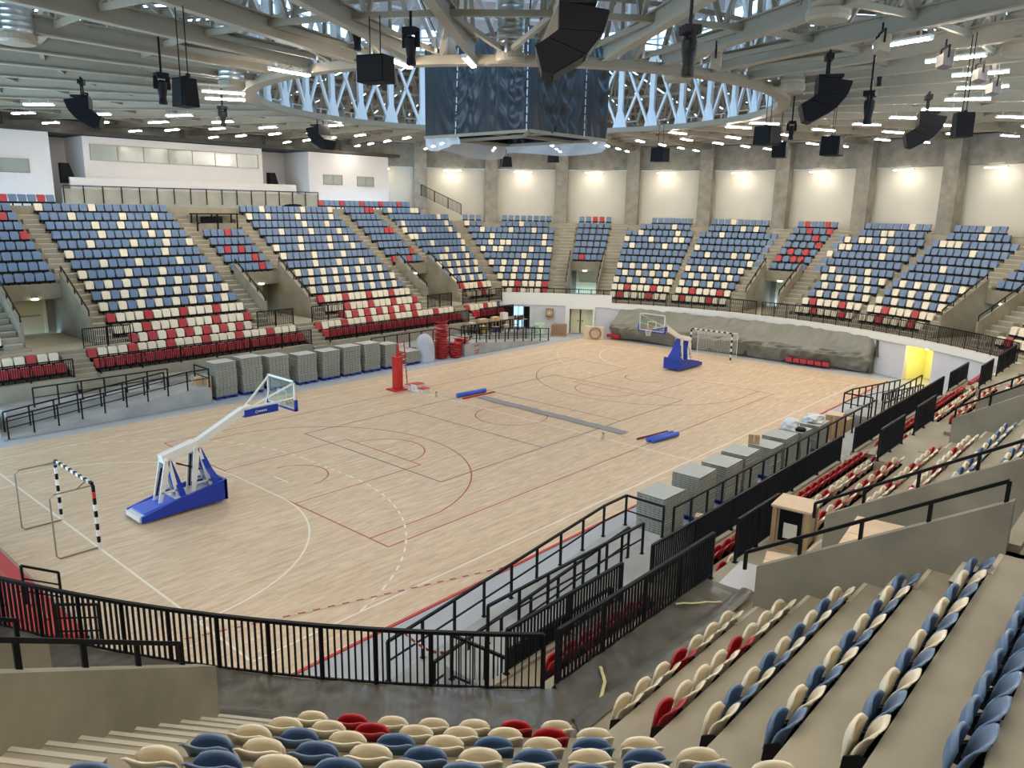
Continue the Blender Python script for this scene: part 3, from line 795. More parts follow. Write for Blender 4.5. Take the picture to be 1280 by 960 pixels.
# handrails on the passage walls
names = {'l': 'left stand', 'r': 'right stand', 'a': 'end stand'}
cn = {('l', -13.8): 'nearest left entrance', ('l', 0): 'middle left entrance', ('l', 13.8): 'last left entrance', ('r', -13.8): 'near right entrance with cardboard inside', ('r', 0): 'middle right entrance', ('r', 13.8): 'last right entrance',
      ('a', 30): 'far entrance above the double door', ('a', 0): 'far entrance in the centre', ('a', -30): 'far entrance at right', ('a', -150): 'near left entrance'}
for t, cs in VS.items():
    for c in cs:
        for sd in (-1, 1):
            lr_ = 'first' if sd < 0 else 'second'
            side = {'l': ('left', 'right'), 'r': ('near', 'far'), 'a': ('right', 'left')}[t][0 if sd < 0 else 1]
            if t == 'a' and c == -150: side = 'left' if sd < 0 else 'right'
            p = [(*fV(t, c, sd*1.055, d), Z0+RISE*d/TREAD+.77) for d in (.55 if (t, c) == ('r', -13.8) else .85, 4.3)]
            railing('black handrail on the %s wall of the %s' % (side, cn[(t, c)]), p, .33, 1.0, False, name='handrail', cat='handrail', foot=False)

# ------------------------------------------------------------------ basketball stands
def hoop(loc, rz, label):
    t = thing('basketball_stand', label, 'basketball stand', loc, rz)
    b = MB()                                    # rolling base: low rear tray and tall padded front
    b.extr([(.05, -.5, .14), (1.35, -.5, .14), (1.35, -.5, .42), (.05, -.5, .26)], (0, 1.0, 0))
    b.bb(1.2, 2.8, -.5, .5, .12, .5)
    for x in (.3, 2.6):
        for y in (-.4, .4): b.lathe((x, y, 0), [(.05, 0), (.06, .06), (.05, .14)], 10)
    base = b.build('base_frame', WHITEP, t)
    b = MB()
    for y in (-.6, .5):
        b.extr([(0.0, y, .06), (1.25, y, .10), (1.25, y, .56), (0.0, y, .26)], (0, .10, 0))
        b.extr([(1.25, y, .10), (2.92, y, .10), (2.92, y, .82), (1.25, y, .56)], (0, .10, 0))
    b.bb(2.84, 2.94, -.6, .6, .10, .82)
    b.build('base_padding', BLUE, t)
    b = MB(); b.extr([(.12, -.44, .27), (1.2, -.44, .42), (1.2, -.44, .50), (.12, -.44, .33)], (0, .88, 0)); b.build('ballast_mat', BLUEL, t)
    b = MB(); b.bb(-.06, .04, -.52, .52, .08, .24); b.build('rear_bumper', WHITEP, t)
    for x0, x1, xa, xb, zb_, zt in ((.72, 1.5, 1.04, 1.2, .44, 1.86), (1.85, 2.7, 2.06, 2.24, .5, 2.1)):
        for y in (-.22, .17):
            b = MB(); b.extr([(x0, y, zb_), (x0+.12, y, zb_), ((x0+xa)/2+.14, y, zb_+.55), (xb-.02, y, zt-.3), (xb, y, zt), (xa, y, zt)], (0, .05, 0))
            b.extr([(x1-.14, y, zb_), (x1, y, zb_), ((x1+xb)/2+.02, y, zb_+.55), (xb+.02, y, zt), (xb-.06, y, zt-.1), ((x1+xb)/2-.1, y, zb_+.5)], (0, .05, 0))
            b.bar((x0+.15, y+.025, zb_+.3), (x1-.12, y+.025, zb_+.3), .05, .06); b.build('upright_frame', WHITEP, t)
        b = MB(); q = x1+.08; wb = .5 if x0 > 1.5 else .3
        pr = [(q+.06, zb_+.02, wb), (q-.02, zb_+.36, wb*.82), ((q+xb)/2+.08, zb_+.75, wb*.55), (xb+.10, zt-.12, .16)]
        vs_ = []
        for x, z, w in pr: vs_ += [(x, -w, z), (x, w, z), (x-.2, w, z), (x-.2, -w, z)]
        fs_ = [(3, 2, 1, 0), (12, 13, 14, 15)]
        for i in range(3):
            for j in range(4): fs_.append((i*4+j, i*4+(j+1) % 4, i*4+4+(j+1) % 4, i*4+4+j))
        b.add(vs_, fs_); b.build('upright_padding', BLUE, t)
        for y in (-.14, .14): b = MB(); b.tube([(x0+.1, y, zb_+.15), (xa+.02, y, zt-.35)], .03); b.build('spring', BLACK, t)
    b = MB(); b.bar((1.0, 0, 1.86), (2.2, 0, 2.12), .34, .30); b.bar((2.2, 0, 2.12), (4.05, 0, 2.98), .26, .24)
    b.bar((4.0, 0, 2.92), (4.3, 0, 3.0), .24, .26)
    for x, z in ((1.1, 1.86), (2.1, 2.06)): b.tube([(x, -.27, z), (x, .27, z)], .05)
    b.build('boom', WHITEP, t)
    b = MB(); b.bar((1.5, 0, 1.6), (2.3, 0, 1.2), .05, .05); b.build('hydraulic_ram', BLACK, t)
    b = MB(); b.bb(4.0, 5.35, -.14, .14, 2.72, 2.98); ap = b.build('arm_padding', BLUE, t)
    b = MB()
    for y in (-.143, .143):
        for i in range(5): b.bb(4.55+i*.07, 4.59+i*.07, y-.002, y+.002, 2.82, 2.88)
        b.tube([(4.47+.045*math.cos(a), y, 2.85+.045*math.sin(a)) for a in [2*PI*j/12 for j in range(12)]], .008, 4, True)
    b.build('printed_mark', WHITEP, ap)
    b = MB(); b.bb(4.0, 5.5, -.09, .09, 2.981, 3.03)
    for y in (-.82, .82): b.bar((4.1, y*.12, 3.0), (5.56, y, 3.82), .06, .06)
    b.bar((4.9, 0, 3.0), (5.56, -.82, 3.3), .05, .05); b.bar((4.9, 0, 3.0), (5.56, .82, 3.3), .05, .05)
    b.build('board_strut', WHITEP, t)
    b = MB(); w, z0, z1 = .9, 2.86, 3.92
    b.bb(5.56, 5.62, -w, w, z1-.06, z1); b.bb(5.56, 5.62, -w, w, z0, z0+.05); b.bb(5.56, 5.62, -w, -w+.06, z0, z1); b.bb(5.56, 5.62, w-.06, w, z0, z1)
    for y in (-.29, .29): b.bb(5.605, 5.622, y-.025, y+.025, 3.02, 3.46)
    b.bb(5.605, 5.622, -.29, .29, 3.02, 3.06); b.bb(5.605, 5.622, -.29, .29, 3.42, 3.46)
    bo = b.build('backboard_frame', WHITEP, t)
    b = MB(); b.bb(5.58, 5.60, -w+.06, w-.06, z0+.05, z1-.06); b.build('backboard_glass', HOOPGL, bo)
    b = MB(); b.bb(5.53, 5.66, -w-.05, w+.05, z0-.06, z0); b.bb(5.53, 5.66, -w-.05, -w, z0-.06, z0+.36); b.bb(5.53, 5.66, w, w+.05, z0-.06, z0+.36)
    b.build('backboard_padding', BLUE, bo)
    b = MB(); b.tube([(5.975+.225*math.cos(a), .225*math.sin(a), 3.05) for a in [2*PI*i/24 for i in range(24)]], .012, 6, True)
    b.bb(5.62, 5.76, -.09, .09, 3.0, 3.06); rim = b.build('rim', mat('rim_orange', (.62, .12, .03), .45) if 'rim_orange' not in bpy.data.materials else bpy.data.materials['rim_orange'], t)
    b = MB(); n = 12
    for i in range(n):
        for d in (1, -1):
            pts = [(5.975+(.22-.11*f)*math.cos(2*PI*(i+d*f*1.5)/n), (.22-.11*f)*math.sin(2*PI*(i+d*f*1.5)/n), 3.04-.42*f) for f in (0, .25, .5, .75, 1)]
            b.tube(pts, .006, 4)
    b.build('net', WHITEP, rim)
    return t
hoop((-18.4, 0, 0), 0, 'basketball stand with blue padded base on the near half of the court')
hoop((18.4, 0, 0), PI, 'basketball stand with blue padded base on the far half, before the grey tarpaulin')

# ------------------------------------------------------------------ handball goals
BRONZE = mat('dull_bronze', (.20, .17, .12), .45)
def goal(loc, rz, label, net, dep):
    t = thing('handball_goal', label, 'goal', loc, rz)
    for y in (-1.54, 1.54):
        b = MB()
        for i in range(10):
            b.cur = 2 if (i == 8 and y < 0 and not net) else i % 2; b.bb(-.04, .04, y-.04, y+.04, i*.2, i*.2+.2)
        b.build('post', [WHITEP, BLACK, RED], t)
    b = MB()
    for i in range(15): b.cur = (i+1) % 2; y = -1.5+i*.2; b.bb(-.04, .04, y, y+.2, 2.0, 2.08)
    b.build('crossbar', [WHITEP, BLACK], t)
    for y in (-1.5, 1.5):
        b = MB(); b.tube([(-.03, y, 1.98), (-dep+.12, y, 1.97), (-dep, y, 1.86), (-dep, y, .12), (-dep+.08, y, .025), (-.03, y, .025)], .022, 8)
        b.build('side_frame', BRONZE if not net else WHITEP, t)
    for sg in (-1, 1): b = MB(); b.bar((-.03, sg*1.1, 2.03), (-.45, sg*1.5, 1.97), .03, .03); b.build('brace', BRONZE if not net else WHITEP, t)
    if net:
        b = MB()
        for i in range(26): y = -1.5+3*i/25; b.bar((-dep, y, .03), (-dep, y, 1.95), .008, .008)
        for i in range(17): z = .05+1.9*i/16; b.bar((-dep, -1.5, z), (-dep, 1.5, z), .008, .008)
        b.build('net', WHITEP, t)
goal((-20, 0.18, 0), 0, 'empty striped handball goal without net at the near end', False, 1.15)
goal((20.6, 0, 0), PI, 'striped handball goal with faint net before the grey tarpaulin', True, .95)

# ------------------------------------------------------------------ things lying or standing on the court
t = thing('referee_post', 'red padded upright post with round top standing by the left sideline', 'post', (-.45, 8.2, 0))
b = MB(); b.bb(-.5, .5, -.42, .42, 0, .07); b.build('base_plate', RED, t)
b = MB(); b.bb(-.2, .2, -.22, .22, .07, 1.82); b.build('padding', RED, t)
b = MB(); b.tube([(0, 0, 1.8), (0, 0, 2.6)], .07, 10); b.bb(-.22, .3, -.22, .22, 1.82, 1.9); b.bar((0, 0, 2.05), (.25, -.1, 2.05), .1, .16); b.build('pole', RED, t)
t = thing('ladder', 'small white and red ladder frame behind the red padded post', 'ladder', (.5, 8.75, 0))
b = MB()
for x in (-.22, .22): b.bar((x, 0, 0), (x, .25, 2.55), .05, .04)
b.build('side_rail', RED, t)
b = MB()
for i in range(8): z = .3+i*.3; b.bar((-.22, .1*z, z), (.22, .1*z, z), .04, .04)
b.build('rung', WHITEP, t)
for n_, (y, h, w) in {'2': (7.75, .28, .5), '1': (7.2, .42, .55), '3': (6.7, .22, .5)}.items():
    t = thing('podium_block', {'1': 'tallest white podium block with red top numbered one', '2': 'white podium block numbered two beside the red post', '3': 'lowest white podium block numbered three'}[n_], 'podium', (.15, y, 0), 0, 'winners podium blocks')
    b = MB(); b.bb(-.28, .28, -w/2+.02, w/2-.02, 0, h); b.build('body', WHITEP, t)
    b = MB(); b.bb(-.29, .29, -w/2+.01, w/2-.01, h, h+.025); b.build('top_mat', RED, t)
    cu = bpy.data.curves.new('numeral', 'FONT'); cu.body = n_; cu.size = .24; cu.extrude = .002; cu.align_x = 'CENTER'
    tmp = bpy.data.objects.new('numeral_curve', cu); COL.objects.link(tmp); bpy.context.view_layer.update()
    me_ = bpy.data.meshes.new_from_object(tmp.evaluated_get(bpy.context.evaluated_depsgraph_get())); bpy.data.objects.remove(tmp); me_.materials.clear(); me_.materials.append(RED)
    o = bpy.data.objects.new('numeral', me_); COL.objects.link(o); o.parent = t; o.location = (-.283, 0, h/2-.09); o.rotation_euler = (PI/2, 0, -PI/2)
for y, lb_ in ((5.49, 'short grey net socket post on the centre line, far side'), (-5.58, 'short grey net socket post on the centre line, near side')):
    t = thing('socket_post', lb_, 'post', (-.02, y, 0), 0, 'net socket posts')
    b = MB(); b.lathe((0, 0, 0), [(.11, 0), (.11, .03), (.05, .05), (.05, .24)], 12); b.build('body', GALV, t)
    b = MB(); b.lathe((0, 0, .24), [(.065, 0), (.065, .035)], 12); b.build('cap', STEEL, t)
def roll(p, q, r, label, mt=BLUEL, nm='padding_roll', n=14):
    b = MB((p[0], p[1], 0)); b.tube([p, q], r, n); o = b.build(nm, mt, None, True); tag(o, label, 'roll' if nm == 'padding_roll' else 'pole'); return o
roll((.62, 4.5, .125), (2.6, 4.3, .125), .125, 'blue padding roll lying beyond the centre circle')
roll((.95, -7.32, .11), (2.70, -7.54, .11), .11, 'inner of two blue padding rolls on the right sideline')
roll((.95, -7.57, .11), (2.74, -7.80, .11), .105, 'outer of two blue padding rolls on the right sideline')
roll((.60, 4.05, .04), (2.95, 3.92, .04), .045, 'red pole lying beside the single blue roll', RED, 'net_pole', 8)
roll((.9, -6.80, .04), (3.0, -7.12, .04), .045, 'dark red pole lying beside the two blue rolls', mat('dark_red', (.22, .02, .02), .5), 'net_pole', 8)
b = MB((1.5, 3.7, 0)); rr = random.Random(3)
def netf(u, v): return (1.62-.25*v+.6*(u-.5)+.03*math.sin(v*23), 3.75-9.6*v, .012+.02*abs(math.sin(v*31+u*5)))
b.grid(netf, 6, 60); o = b.build('volleyball_net', NETM); tag(o, 'grey volleyball net laid out flat across the middle of the court', 'net')
b = MB((-12.4, -11, 0)); n = 46
for i in range(n):
    b.cur = i % 2; f0, f1 = i/n, (i+1)/n
    x0, y0, x1, y1 = -20.6+8.2*f0, -8.0-3.05*f0, -20.6+8.2*f1, -8.0-3.05*f1
    b.add([(x0, y0-.035, .008), (x1, y1-.035, .008), (x1, y1+.035, .008), (x0, y0+.035, .008)], [(0, 1, 2, 3)])
o = b.build('barrier_tape', [LINE_R, mat('pale_tape', (.66, .5, .38), .5)]); tag(o, 'red dashed tape line crossing the near right corner of the court', 'tape')
b = MB((-17.4, -13.6, 0))
for i in range(14):
    b.cur = i % 2; f0, f1 = i/14, (i+1)/14
    P = lambda f: Vector((-18.3+.9*f, -13.3-.6*f, 1.35-.6*f-.2*math.sin(PI*f)))
    p, q = P(f0), P(f1); b.add([p+Vector((0, 0, .035)), q+Vector((0, 0, .035)), q-Vector((0, 0, .035)), p-Vector((0, 0, .035))], [(0, 1, 2, 3)])
o = b.build('barrier_tape', [RED, WHITEP]); tag(o, 'short red and white barrier tape tied between the near ramp railings', 'tape')

# ------------------------------------------------------------------ stacked floor tiles on pallets
def tile_mesh():
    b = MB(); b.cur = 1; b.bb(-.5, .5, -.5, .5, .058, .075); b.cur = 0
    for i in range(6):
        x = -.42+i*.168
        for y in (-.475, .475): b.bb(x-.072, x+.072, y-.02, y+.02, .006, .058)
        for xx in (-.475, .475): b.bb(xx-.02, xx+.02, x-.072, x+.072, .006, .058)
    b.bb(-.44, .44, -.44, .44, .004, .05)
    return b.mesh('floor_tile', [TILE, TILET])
TM = tile_mesh()
def pallet_mesh():
    b = MB()
    for y in (-.42, -.14, .14, .42): b.bb(-.5, .5, y-.09, y+.09, .115, .14)
    for x in (-.42, 0, .42):
        for y in (-.42, 0, .42): b.bb(x-.07, x+.07, y-.07, y+.07, .03, .115)
        b.bb(x-.07, x+.07, -.5, .5, 0, .03)
    return b.mesh('pallet', BLUE)
PM = pallet_mesh()
rp_ = random.Random(5)
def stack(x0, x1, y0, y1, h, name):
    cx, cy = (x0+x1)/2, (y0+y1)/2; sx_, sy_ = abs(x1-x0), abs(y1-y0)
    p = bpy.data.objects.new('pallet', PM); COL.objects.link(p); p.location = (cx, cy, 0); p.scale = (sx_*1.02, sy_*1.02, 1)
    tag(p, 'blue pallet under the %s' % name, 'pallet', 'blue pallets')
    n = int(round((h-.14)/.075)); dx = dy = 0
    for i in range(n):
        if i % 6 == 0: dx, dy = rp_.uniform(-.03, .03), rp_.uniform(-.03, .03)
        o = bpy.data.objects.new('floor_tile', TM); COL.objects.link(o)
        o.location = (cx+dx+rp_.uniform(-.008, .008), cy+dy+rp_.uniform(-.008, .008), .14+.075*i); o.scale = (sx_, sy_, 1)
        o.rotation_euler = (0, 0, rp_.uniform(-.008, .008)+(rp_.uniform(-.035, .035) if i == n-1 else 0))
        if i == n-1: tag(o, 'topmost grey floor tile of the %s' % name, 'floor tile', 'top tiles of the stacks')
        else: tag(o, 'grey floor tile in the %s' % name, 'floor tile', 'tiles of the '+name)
LS = [(-8.75, -7.55, 1.95), (-7.22, -6.02, 2.0), (-5.55, -4.35, 1.9), (-3.75, -2.5, 1.75), (-2.1, -.9, 1.73), (-.6, .65, 1.82), (.95, 2.15, 1.82), (2.55, 3.6, 1.6)]
for i, (x0, x1, h) in enumerate(LS): stack(x0, x1, 12.95, 13.95, h, 'left row tile stack, %s from the ramp' % ORD[i])
stack(4.25, 5.45, 12.95, 13.95, .9, 'low tile stack beside the wrapped bundle')
RSK = [(-7.9, -6.65, 1.42), (-5.75, -4.5, 1.54), (-3.7, -2.45, 1.42), (-2.25, -1.1, 1.46), (-.05, 1.0, 1.25), (1.35, 2.6, 1.36), (2.95, 4.0, 1.25), (4.75, 6.05, 1.2)]
for i, (x0, x1, h) in enumerate(RSK): stack(x0, x1, -13.4, -12.4, h, 'right row tile stack, %s from the camera' % ORD[i])

# ------------------------------------------------------------------ wrapped bundles and small goods by the left wall
def blob(name, c, rx, ry, h, mt, label, cat, seed=1, amp=.12, top=.65):
    r_ = random.Random(seed); ph = [r_.uniform(0, 6.28) for _ in range(8)]
    b = MB(c); nu, nv = 36, 20
    def fn(u, v):
        a = 2*PI*u; z = v*h
        w = (1-.25*v) if v < top else (1-.25*v)*math.sqrt(max(0, 1-((v-top)/(1-top))**2))
        k = 1+amp*(math.sin(3*a+ph[0]+4*v)+.6*math.sin(5*a+ph[1]-7*v)+.5*math.sin(9*a+ph[2]+9*v)+.4*math.sin(14*v+ph[3]+2*a))*.5
        return (c[0]+rx*w*k*math.cos(a), c[1]+ry*w*k*math.sin(a), c[2]+z)
    b.grid(fn, nu, nv); o = b.build(name, mt, None, True); tag(o, label, cat); return o
t_ = blob('wrapped_bundle', (6.15, 13.3, .02), .72, .62, 1.85, BAGP, 'tall bundle wrapped in translucent plastic beside the low tile stack', 'bundle', 4)
def shell_mesh():
    b = MB()
    def f(u, v):
        c = 2*u-1; return (.4*c, .36*(v-.5)*2, .07+.10*c*c+.05*abs(2*v-1)**3), (0, 0, -1)
    b.slab(f, 8, 6, .05); b.bb(-.3, .3, -.28, .28, 0.0, .05)
    return b.mesh('red_seat_shell', S_RED, True)
SHM = shell_mesh(); rq = random.Random(9)
def shell(p, rz, tilt, label, group):
    o = bpy.data.objects.new('red_seat_shell', SHM); COL.objects.link(o); o.location = p; o.rotation_euler = (tilt[0], tilt[1], rz); tag(o, label, 'seat shell', group)
for i in range(11):
    shell((7.55+rq.uniform(-.04, .04), 13.2+rq.uniform(-.04, .04), .02+i*.165), rq.uniform(-.12, .12), (0, 0), 'red seat shell in the tall stack right of the wrapped bundle', 'tall stack of red seat shells')
for i in range(3):
    shell((7.6+i*.05, 13.2, 1.86+i*.25), .5+i, (.12*i, .1), 'orange-red seat shell, %s, lying askew on the tall red stack' % ('lowest', 'middle', 'topmost')[i], 'askew red seat shells')
for i, (x, y, n) in enumerate(((8.5, 12.9, 6), (9.45, 13.2, 7), (10.35, 12.9, 4))):
    for j in range(n):
        shell((x+rq.uniform(-.09, .09), y+rq.uniform(-.09, .09), .02+j*.17), rq.uniform(-.3, .3), (rq.uniform(-.03, .03), rq.uniform(-.03, .03)), 'red seat shell in the %s of the low untidy piles' % ('left', 'middle', 'right')[i], '%s low pile of red shells' % ('left', 'middle', 'right')[i])
def carton(c, d, rz, label, mt=CARD, flaps=False, group=None):
    t = thing('carton', label, 'box', c, rz, group)
    b = MB(); b.bb(-d[0]/2, d[0]/2, -d[1]/2, d[1]/2, 0, d[2]); b.build('body', mt, t)
    b = MB(); b.bb(-d[0]/2-.003, d[0]/2+.003, -.03, .03, d[2]*.2, d[2]+.004); b.build('tape', CARDL, t)
    b = MB(); b.bb(-d[0]/2+.01, -.01, -d[1]/2+.005, d[1]/2-.005, d[2], d[2]+.008); b.bb(.01, d[0]/2-.01, -d[1]/2+.005, d[1]/2-.005, d[2], d[2]+.008)
    if flaps:
        b.extr([(-d[0]/2, -d[1]/2, d[2]), (-d[0]/2-.4, -d[1]/2, d[2]+.18), (-d[0]/2-.4, d[1]/2, d[2]+.18), (-d[0]/2, d[1]/2, d[2])], (.01, 0, .01))
    b.build('flap', CARDL, t)
    return t
carton((-9.42, 13.5, 0), (.32, .4, 1.25), 0, 'left of two tall brown cartons standing against the first tile stack')
carton((-9.05, 13.3, 0), (.28, .4, 1.3), .1, 'right of two tall brown cartons standing against the first tile stack')
t = thing('bench', 'grey metal bench frame standing on the left ramp landing', 'bench', (-9.9, 14.9, .85))
b = MB(); b.bb(-.8, .8, -.25, .25, .42, .47); b.build('seat', GALV, t)
for x in (-.7, .7):
    b = MB(); b.bar((x, -.22, 0), (x, .22, .42), .05, .05); b.bar((x, .22, 0), (x, -.22, .42), .05, .05); b.build('leg', GALV, t)
# right row odds and ends
blob('plastic_bundle', (3.3, -12.75, 1.27), .42, .36, .46, mat('white_plastic', (.70, .71, .73), .4), 'white plastic bundle lying on the right row stacks', 'bundle', 7, .2)
b = MB((3.25, -13.18, 1.27)); b.lathe((3.25, -13.18, 1.27), [(.22, 0), (.24, .03), (.24, .09), (.2, .12), (.06, .12)], 20); o = b.build('tape_reel', BLKPL); tag(o, 'dark flat reel beside the white plastic bundle', 'reel')
carton((.1, -12.6, 1.27), (.06, .42, .36), .5, 'small brown board standing on a right row stack')
blob('crumpled_wrap', (5.5, -12.9, 1.20), .55, .4, .3, mat('wrap', (.62, .63, .63), .4), 'crumpled pale wrapping on the last right row stack', 'wrapping', 8, .35)
carton((7.6, -13.1, 0), (.8, .7, 1.15), .2, 'tall brown carton past the last right row stack')
carton((9.0, -13.0, 0), (.8, .8, .7), -.1, 'open brown carton farther along the right platform edge', CARD, True)
carton((6.65, -12.7, 0), (.5, .5, .95), .4, 'narrow brown carton wedged against the last right row stack')
carton((-6.2, -13.75, 0), (.34, .3, .5), .3, 'small pale paper bag beside the first right row stack', CARDL)
carton((-6.35, -13.95, 0), (.3, .25, .12), 0, 'small blue box on the floor by the first right row stack', BLUE)

# ------------------------------------------------------------------ crate and cartons on the right walkway
t = thing('crate', 'tall cardboard crate with white paper sheet on the right walkway', 'crate', (-11.15, -18.62, ZC), .1)
b = MB(); b.bb(-.36, .36, -.36, .36, .10, 1.0); b.build('body', mat('grey_wrapped', (.36, .33, .28), .5, var=.1), t)
b = MB()
for x in (-.36, .36):
    for y in (-.36, .36): b.bb(x-.05, x+.05, y-.05, y+.05, 0, 1.0)
b.bb(-.4, .4, -.4, .4, .0, .1); b.build('corner_board', CARD, t)
b = MB(); b.bb(-.44, .44, -.44, .44, 1.0, 1.05); b.build('lid', CARDL, t)
b = MB(); b.bb(-.375, -.36, -.25, .25, .22, .95); b.build('black_panel', BLKPL, t)
b = MB(); b.bb(-.385, -.376, -.16, .14, .3, .66); b.build('paper_sheet', WHITEP, t)
carton((-13.75, -21.3, ZC), (1.9, 1.5, 1.78), .12, 'large open carton filling the near right entrance', mat('brown_card', (.33, .2, .07), .8), True)
carton((-13.35, -19.2, ZC), (.9, .6, .55), .3, 'low pale carton behind the near right entrance wall', CARDL)
blob('bubble_wrap', (-14.1, -20.05, ZC), .3, .25, 1.2, BAGP, 'bunch of clear wrap against the large open carton', 'wrapping', 12, .3)
t = thing('board', 'white board lying on the walkway by the red seats', 'board', (-13.4, -18.55, ZC), .1)
b = MB(); b.bb(-.65, .65, -.35, .35, 0, .03); b.build('sheet', GREYW, t); b = MB(); b.bb(.2, .75, -.42, -.38, 0, .04); b.build('strip', BLACK, t)

# ------------------------------------------------------------------ covered retractable stand at the far end
rt = random.Random(21)
PH = [rt.uniform(0, 6.28) for _ in range(12)]
t = thing('retractable_stand', 'long low retractable stand under a wrinkled grey tarpaulin at the far end', 'stand', (23.3, 0, 0))
o0 = Vector((23.3, 0, 0))
def xf(y): return 23.05-.055*(y-0)*.9+ (0.0 if abs(y) < 9 else 0)
def wallx(y): return math.sqrt(26.2**2-y*y)-.05
def tarpf(u, v):
    y = 10.15-19.75*u
    e = min(1, min(u, 1-u)/.03); e = math.sqrt(max(0, 1-(1-e)**2))
    x0 = xf(y); xw = min(wallx(y), x0+2.6)
    k = v*3
    w = .05*math.sin(y*2.1+PH[0]+3*v)+.035*math.sin(y*4.7+PH[1]-6*v)+.03*math.sin(y*1.1+9*v+PH[2])+.02*math.sin(y*9+PH[3]+11*v)
    if k < 1: x, z = x0+.50*(1-k), .10+.07*math.sin(y*.9+PH[4])*(1-k)+(1.02-.10)*k
    elif k < 2: f = k-1; x, z = x0+.22*f, 1.02+.30*f
    else: f = k-2; x, z = x0+.22+(xw-x0-.22)*f, 1.32+1.0*f-.10*math.sin(PI*f)*(1+.6*math.sin(y*1.3+PH[5]))
    bul = math.sin(PI*min(1, k/2))
    nq = noise.noise(Vector((y*.9, v*3.2, 5)))-abs(noise.noise(Vector((y*1.7+v*3, v*5-y*.4, 9))))*.9; n3 = noise.noise(Vector((y*1.1+v*2.2, v*2.5-y*.25, 1.5))); w += .10*nq+.16*(.35-abs(n3))
    return (x-w*(.6+bul)+(1-e)*.5, y, z*(.75+.25*e)+w*.6*max(0, min(1, (k-.9)*2)))
b = MB(o0); b.grid(tarpf, 320, 60); b.build('tarpaulin', TARP, t, True)
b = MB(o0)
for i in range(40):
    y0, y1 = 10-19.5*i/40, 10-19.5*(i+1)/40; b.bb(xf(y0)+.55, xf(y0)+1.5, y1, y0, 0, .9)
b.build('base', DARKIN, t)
b = MB(o0); b.extr([(xf(-9.6)+.3, -9.62, .05), (25.0, -9.62, .05), (24.9, -9.62, 2.1), (xf(-9.6)+.5, -9.62, 1.3)], (0, .05, 0)); b.extr([(24.3, -9.7, 2.2), (24.7, -9.95, 2.0), (24.5, -10.05, .95), (24.2, -9.75, 1.2)], (.12, .1, 0)); b.build('tarpaulin_end_fold', TARPD, t)
for y0, y1, z in ((10.0, 8.9, .33), (-4.3, -7.2, .34)):
    b = MB(o0); n = 6
    for i in range(n): ya = y0+(y1-y0)*i/n; yb = y0+(y1-y0)*(i+.85)/n; x_ = xf((ya+yb)/2)+.02; b.bb(x_-.06, x_+.2, yb, ya, z-.16, z+.1)
    b.build('red_seat_edge', S_RED, t)
t = thing('retractable_stand', 'red folded retractable stand behind the near goal, at the left edge', 'stand', (-22.6, -1, 0))
o0 = Vector((-22.6, -1, 0)); b = MB(o0)
for i in range(5): b.bb(-22.15-.3*i, -24.3, -6.3, 7.5, .04+.12*i, .16+.12*i)
b.build('tier', RED, t)
for i in range(7):
    for j in range(2): b = MB(o0); y = -5.9+i*1.0; x_ = -22.5-.6*j; z_ = .285+.24*j; b.extr([(x_-.1, y-.42, z_), (x_-.28, y-.42, z_), (x_-.28, y-.42, z_+.1), (x_-.1, y-.42, z_+.05)], (0, .84, 0)); b.build('seat_shell', S_RED, t)
b = MB(o0); b.bb(-22.1, -22.16, -6.32, 7.5, 0, .05); b.build('bottom_edge', BLACK, t)
railing('black two-bar rail at the end of the red retractable stand', [(-22.0, -6.75, 0), (-22.9, -6.85, .4)], 1.0, .9, False, mids=2)
railing('second black two-bar rail beside the red retractable stand', [(-22.1, -4.6, .1), (-22.9, -4.7, .6)], 1.0, .8, False, mids=2)

# ------------------------------------------------------------------ far wall doors and goods
door_n += 1
am = (DA0+DA1)/2
b = MB()
for a0, a1 in ((DA0+.35, am-.12), (am+.12, DA1-.9)): wallseg(b, 26.75, 26.8, a0, a1, 0.02, 2.05)
d = struct(b, 'door_%d' % door_n, DOORM)
b = MB(); wallseg(b, 26.2, 26.85, DA0-.1, DA0+.25, 0, 2.3); wallseg(b, 26.2, 26.85, DA1-.75, DA1, 0, 2.3); wallseg(b, 26.2, 26.85, DA0-.1, DA1, 2.08, 2.3); b.build('door_frame', WHITEP, d)
b = MB(); wallseg(b, 26.70, 26.76, am-.5, am-.3, 1.0, 1.1); wallseg(b, 26.70, 26.76, am+.3, am+.5, 1.0, 1.1); b.build('door_handle', BLACK, d)
door_n += 1
b = MB(); wallseg(b, 28.0, 28.1, 39.7, 41.7, .1, 2.05); d = struct(b, 'door_%d' % door_n, STEELW)
for a0, a1, z0, z1 in ((39.85, 40.6, .2, .95), (40.75, 41.5, .2, .95), (39.85, 40.6, 1.1, 1.95), (40.75, 41.5, 1.1, 1.95)):
    b = MB(); wallseg(b, 27.97, 27.99, a0, a1, z0, z1); b.build('pane', mat('daylit_pane', (.6, .75, .9), .3, emit=((.45, .72, 1.0), 1.1)) if 'daylit_pane' not in bpy.data.materials else bpy.data.materials['daylit_pane'], d)
t = thing('passage_lamp', 'small warm lamp over the yellow doorway at right', 'lamp', (*pol(26.9, -28.4), 2.05))
b = MB(); b.lathe((0, 0, .1), [(.12, 0), (.12, .06)], 12); b.build('housing', STEEL, t)
b = MB(); b.lathe((0, 0, .02), [(.05, 0), (.11, .04), (.11, .08)], 12); b.build('bulb', mat('warm_bulb', (1, .9, .5), .4, emit=((1, .80, .25), 260)), t)
blob('wrapped_pallet', (*pol(24.4, 36.6), 0), .75, .65, 1.15, GREENW, 'pallet load wrapped in green and white film by the far wall', 'pallet load', 15, .12, .8)
t = thing('brick_stack', 'brown stacked blocks beside the green wrapped load', 'stack', (*pol(25.0, 33.0), 0), rad(33.0))
b = MB()
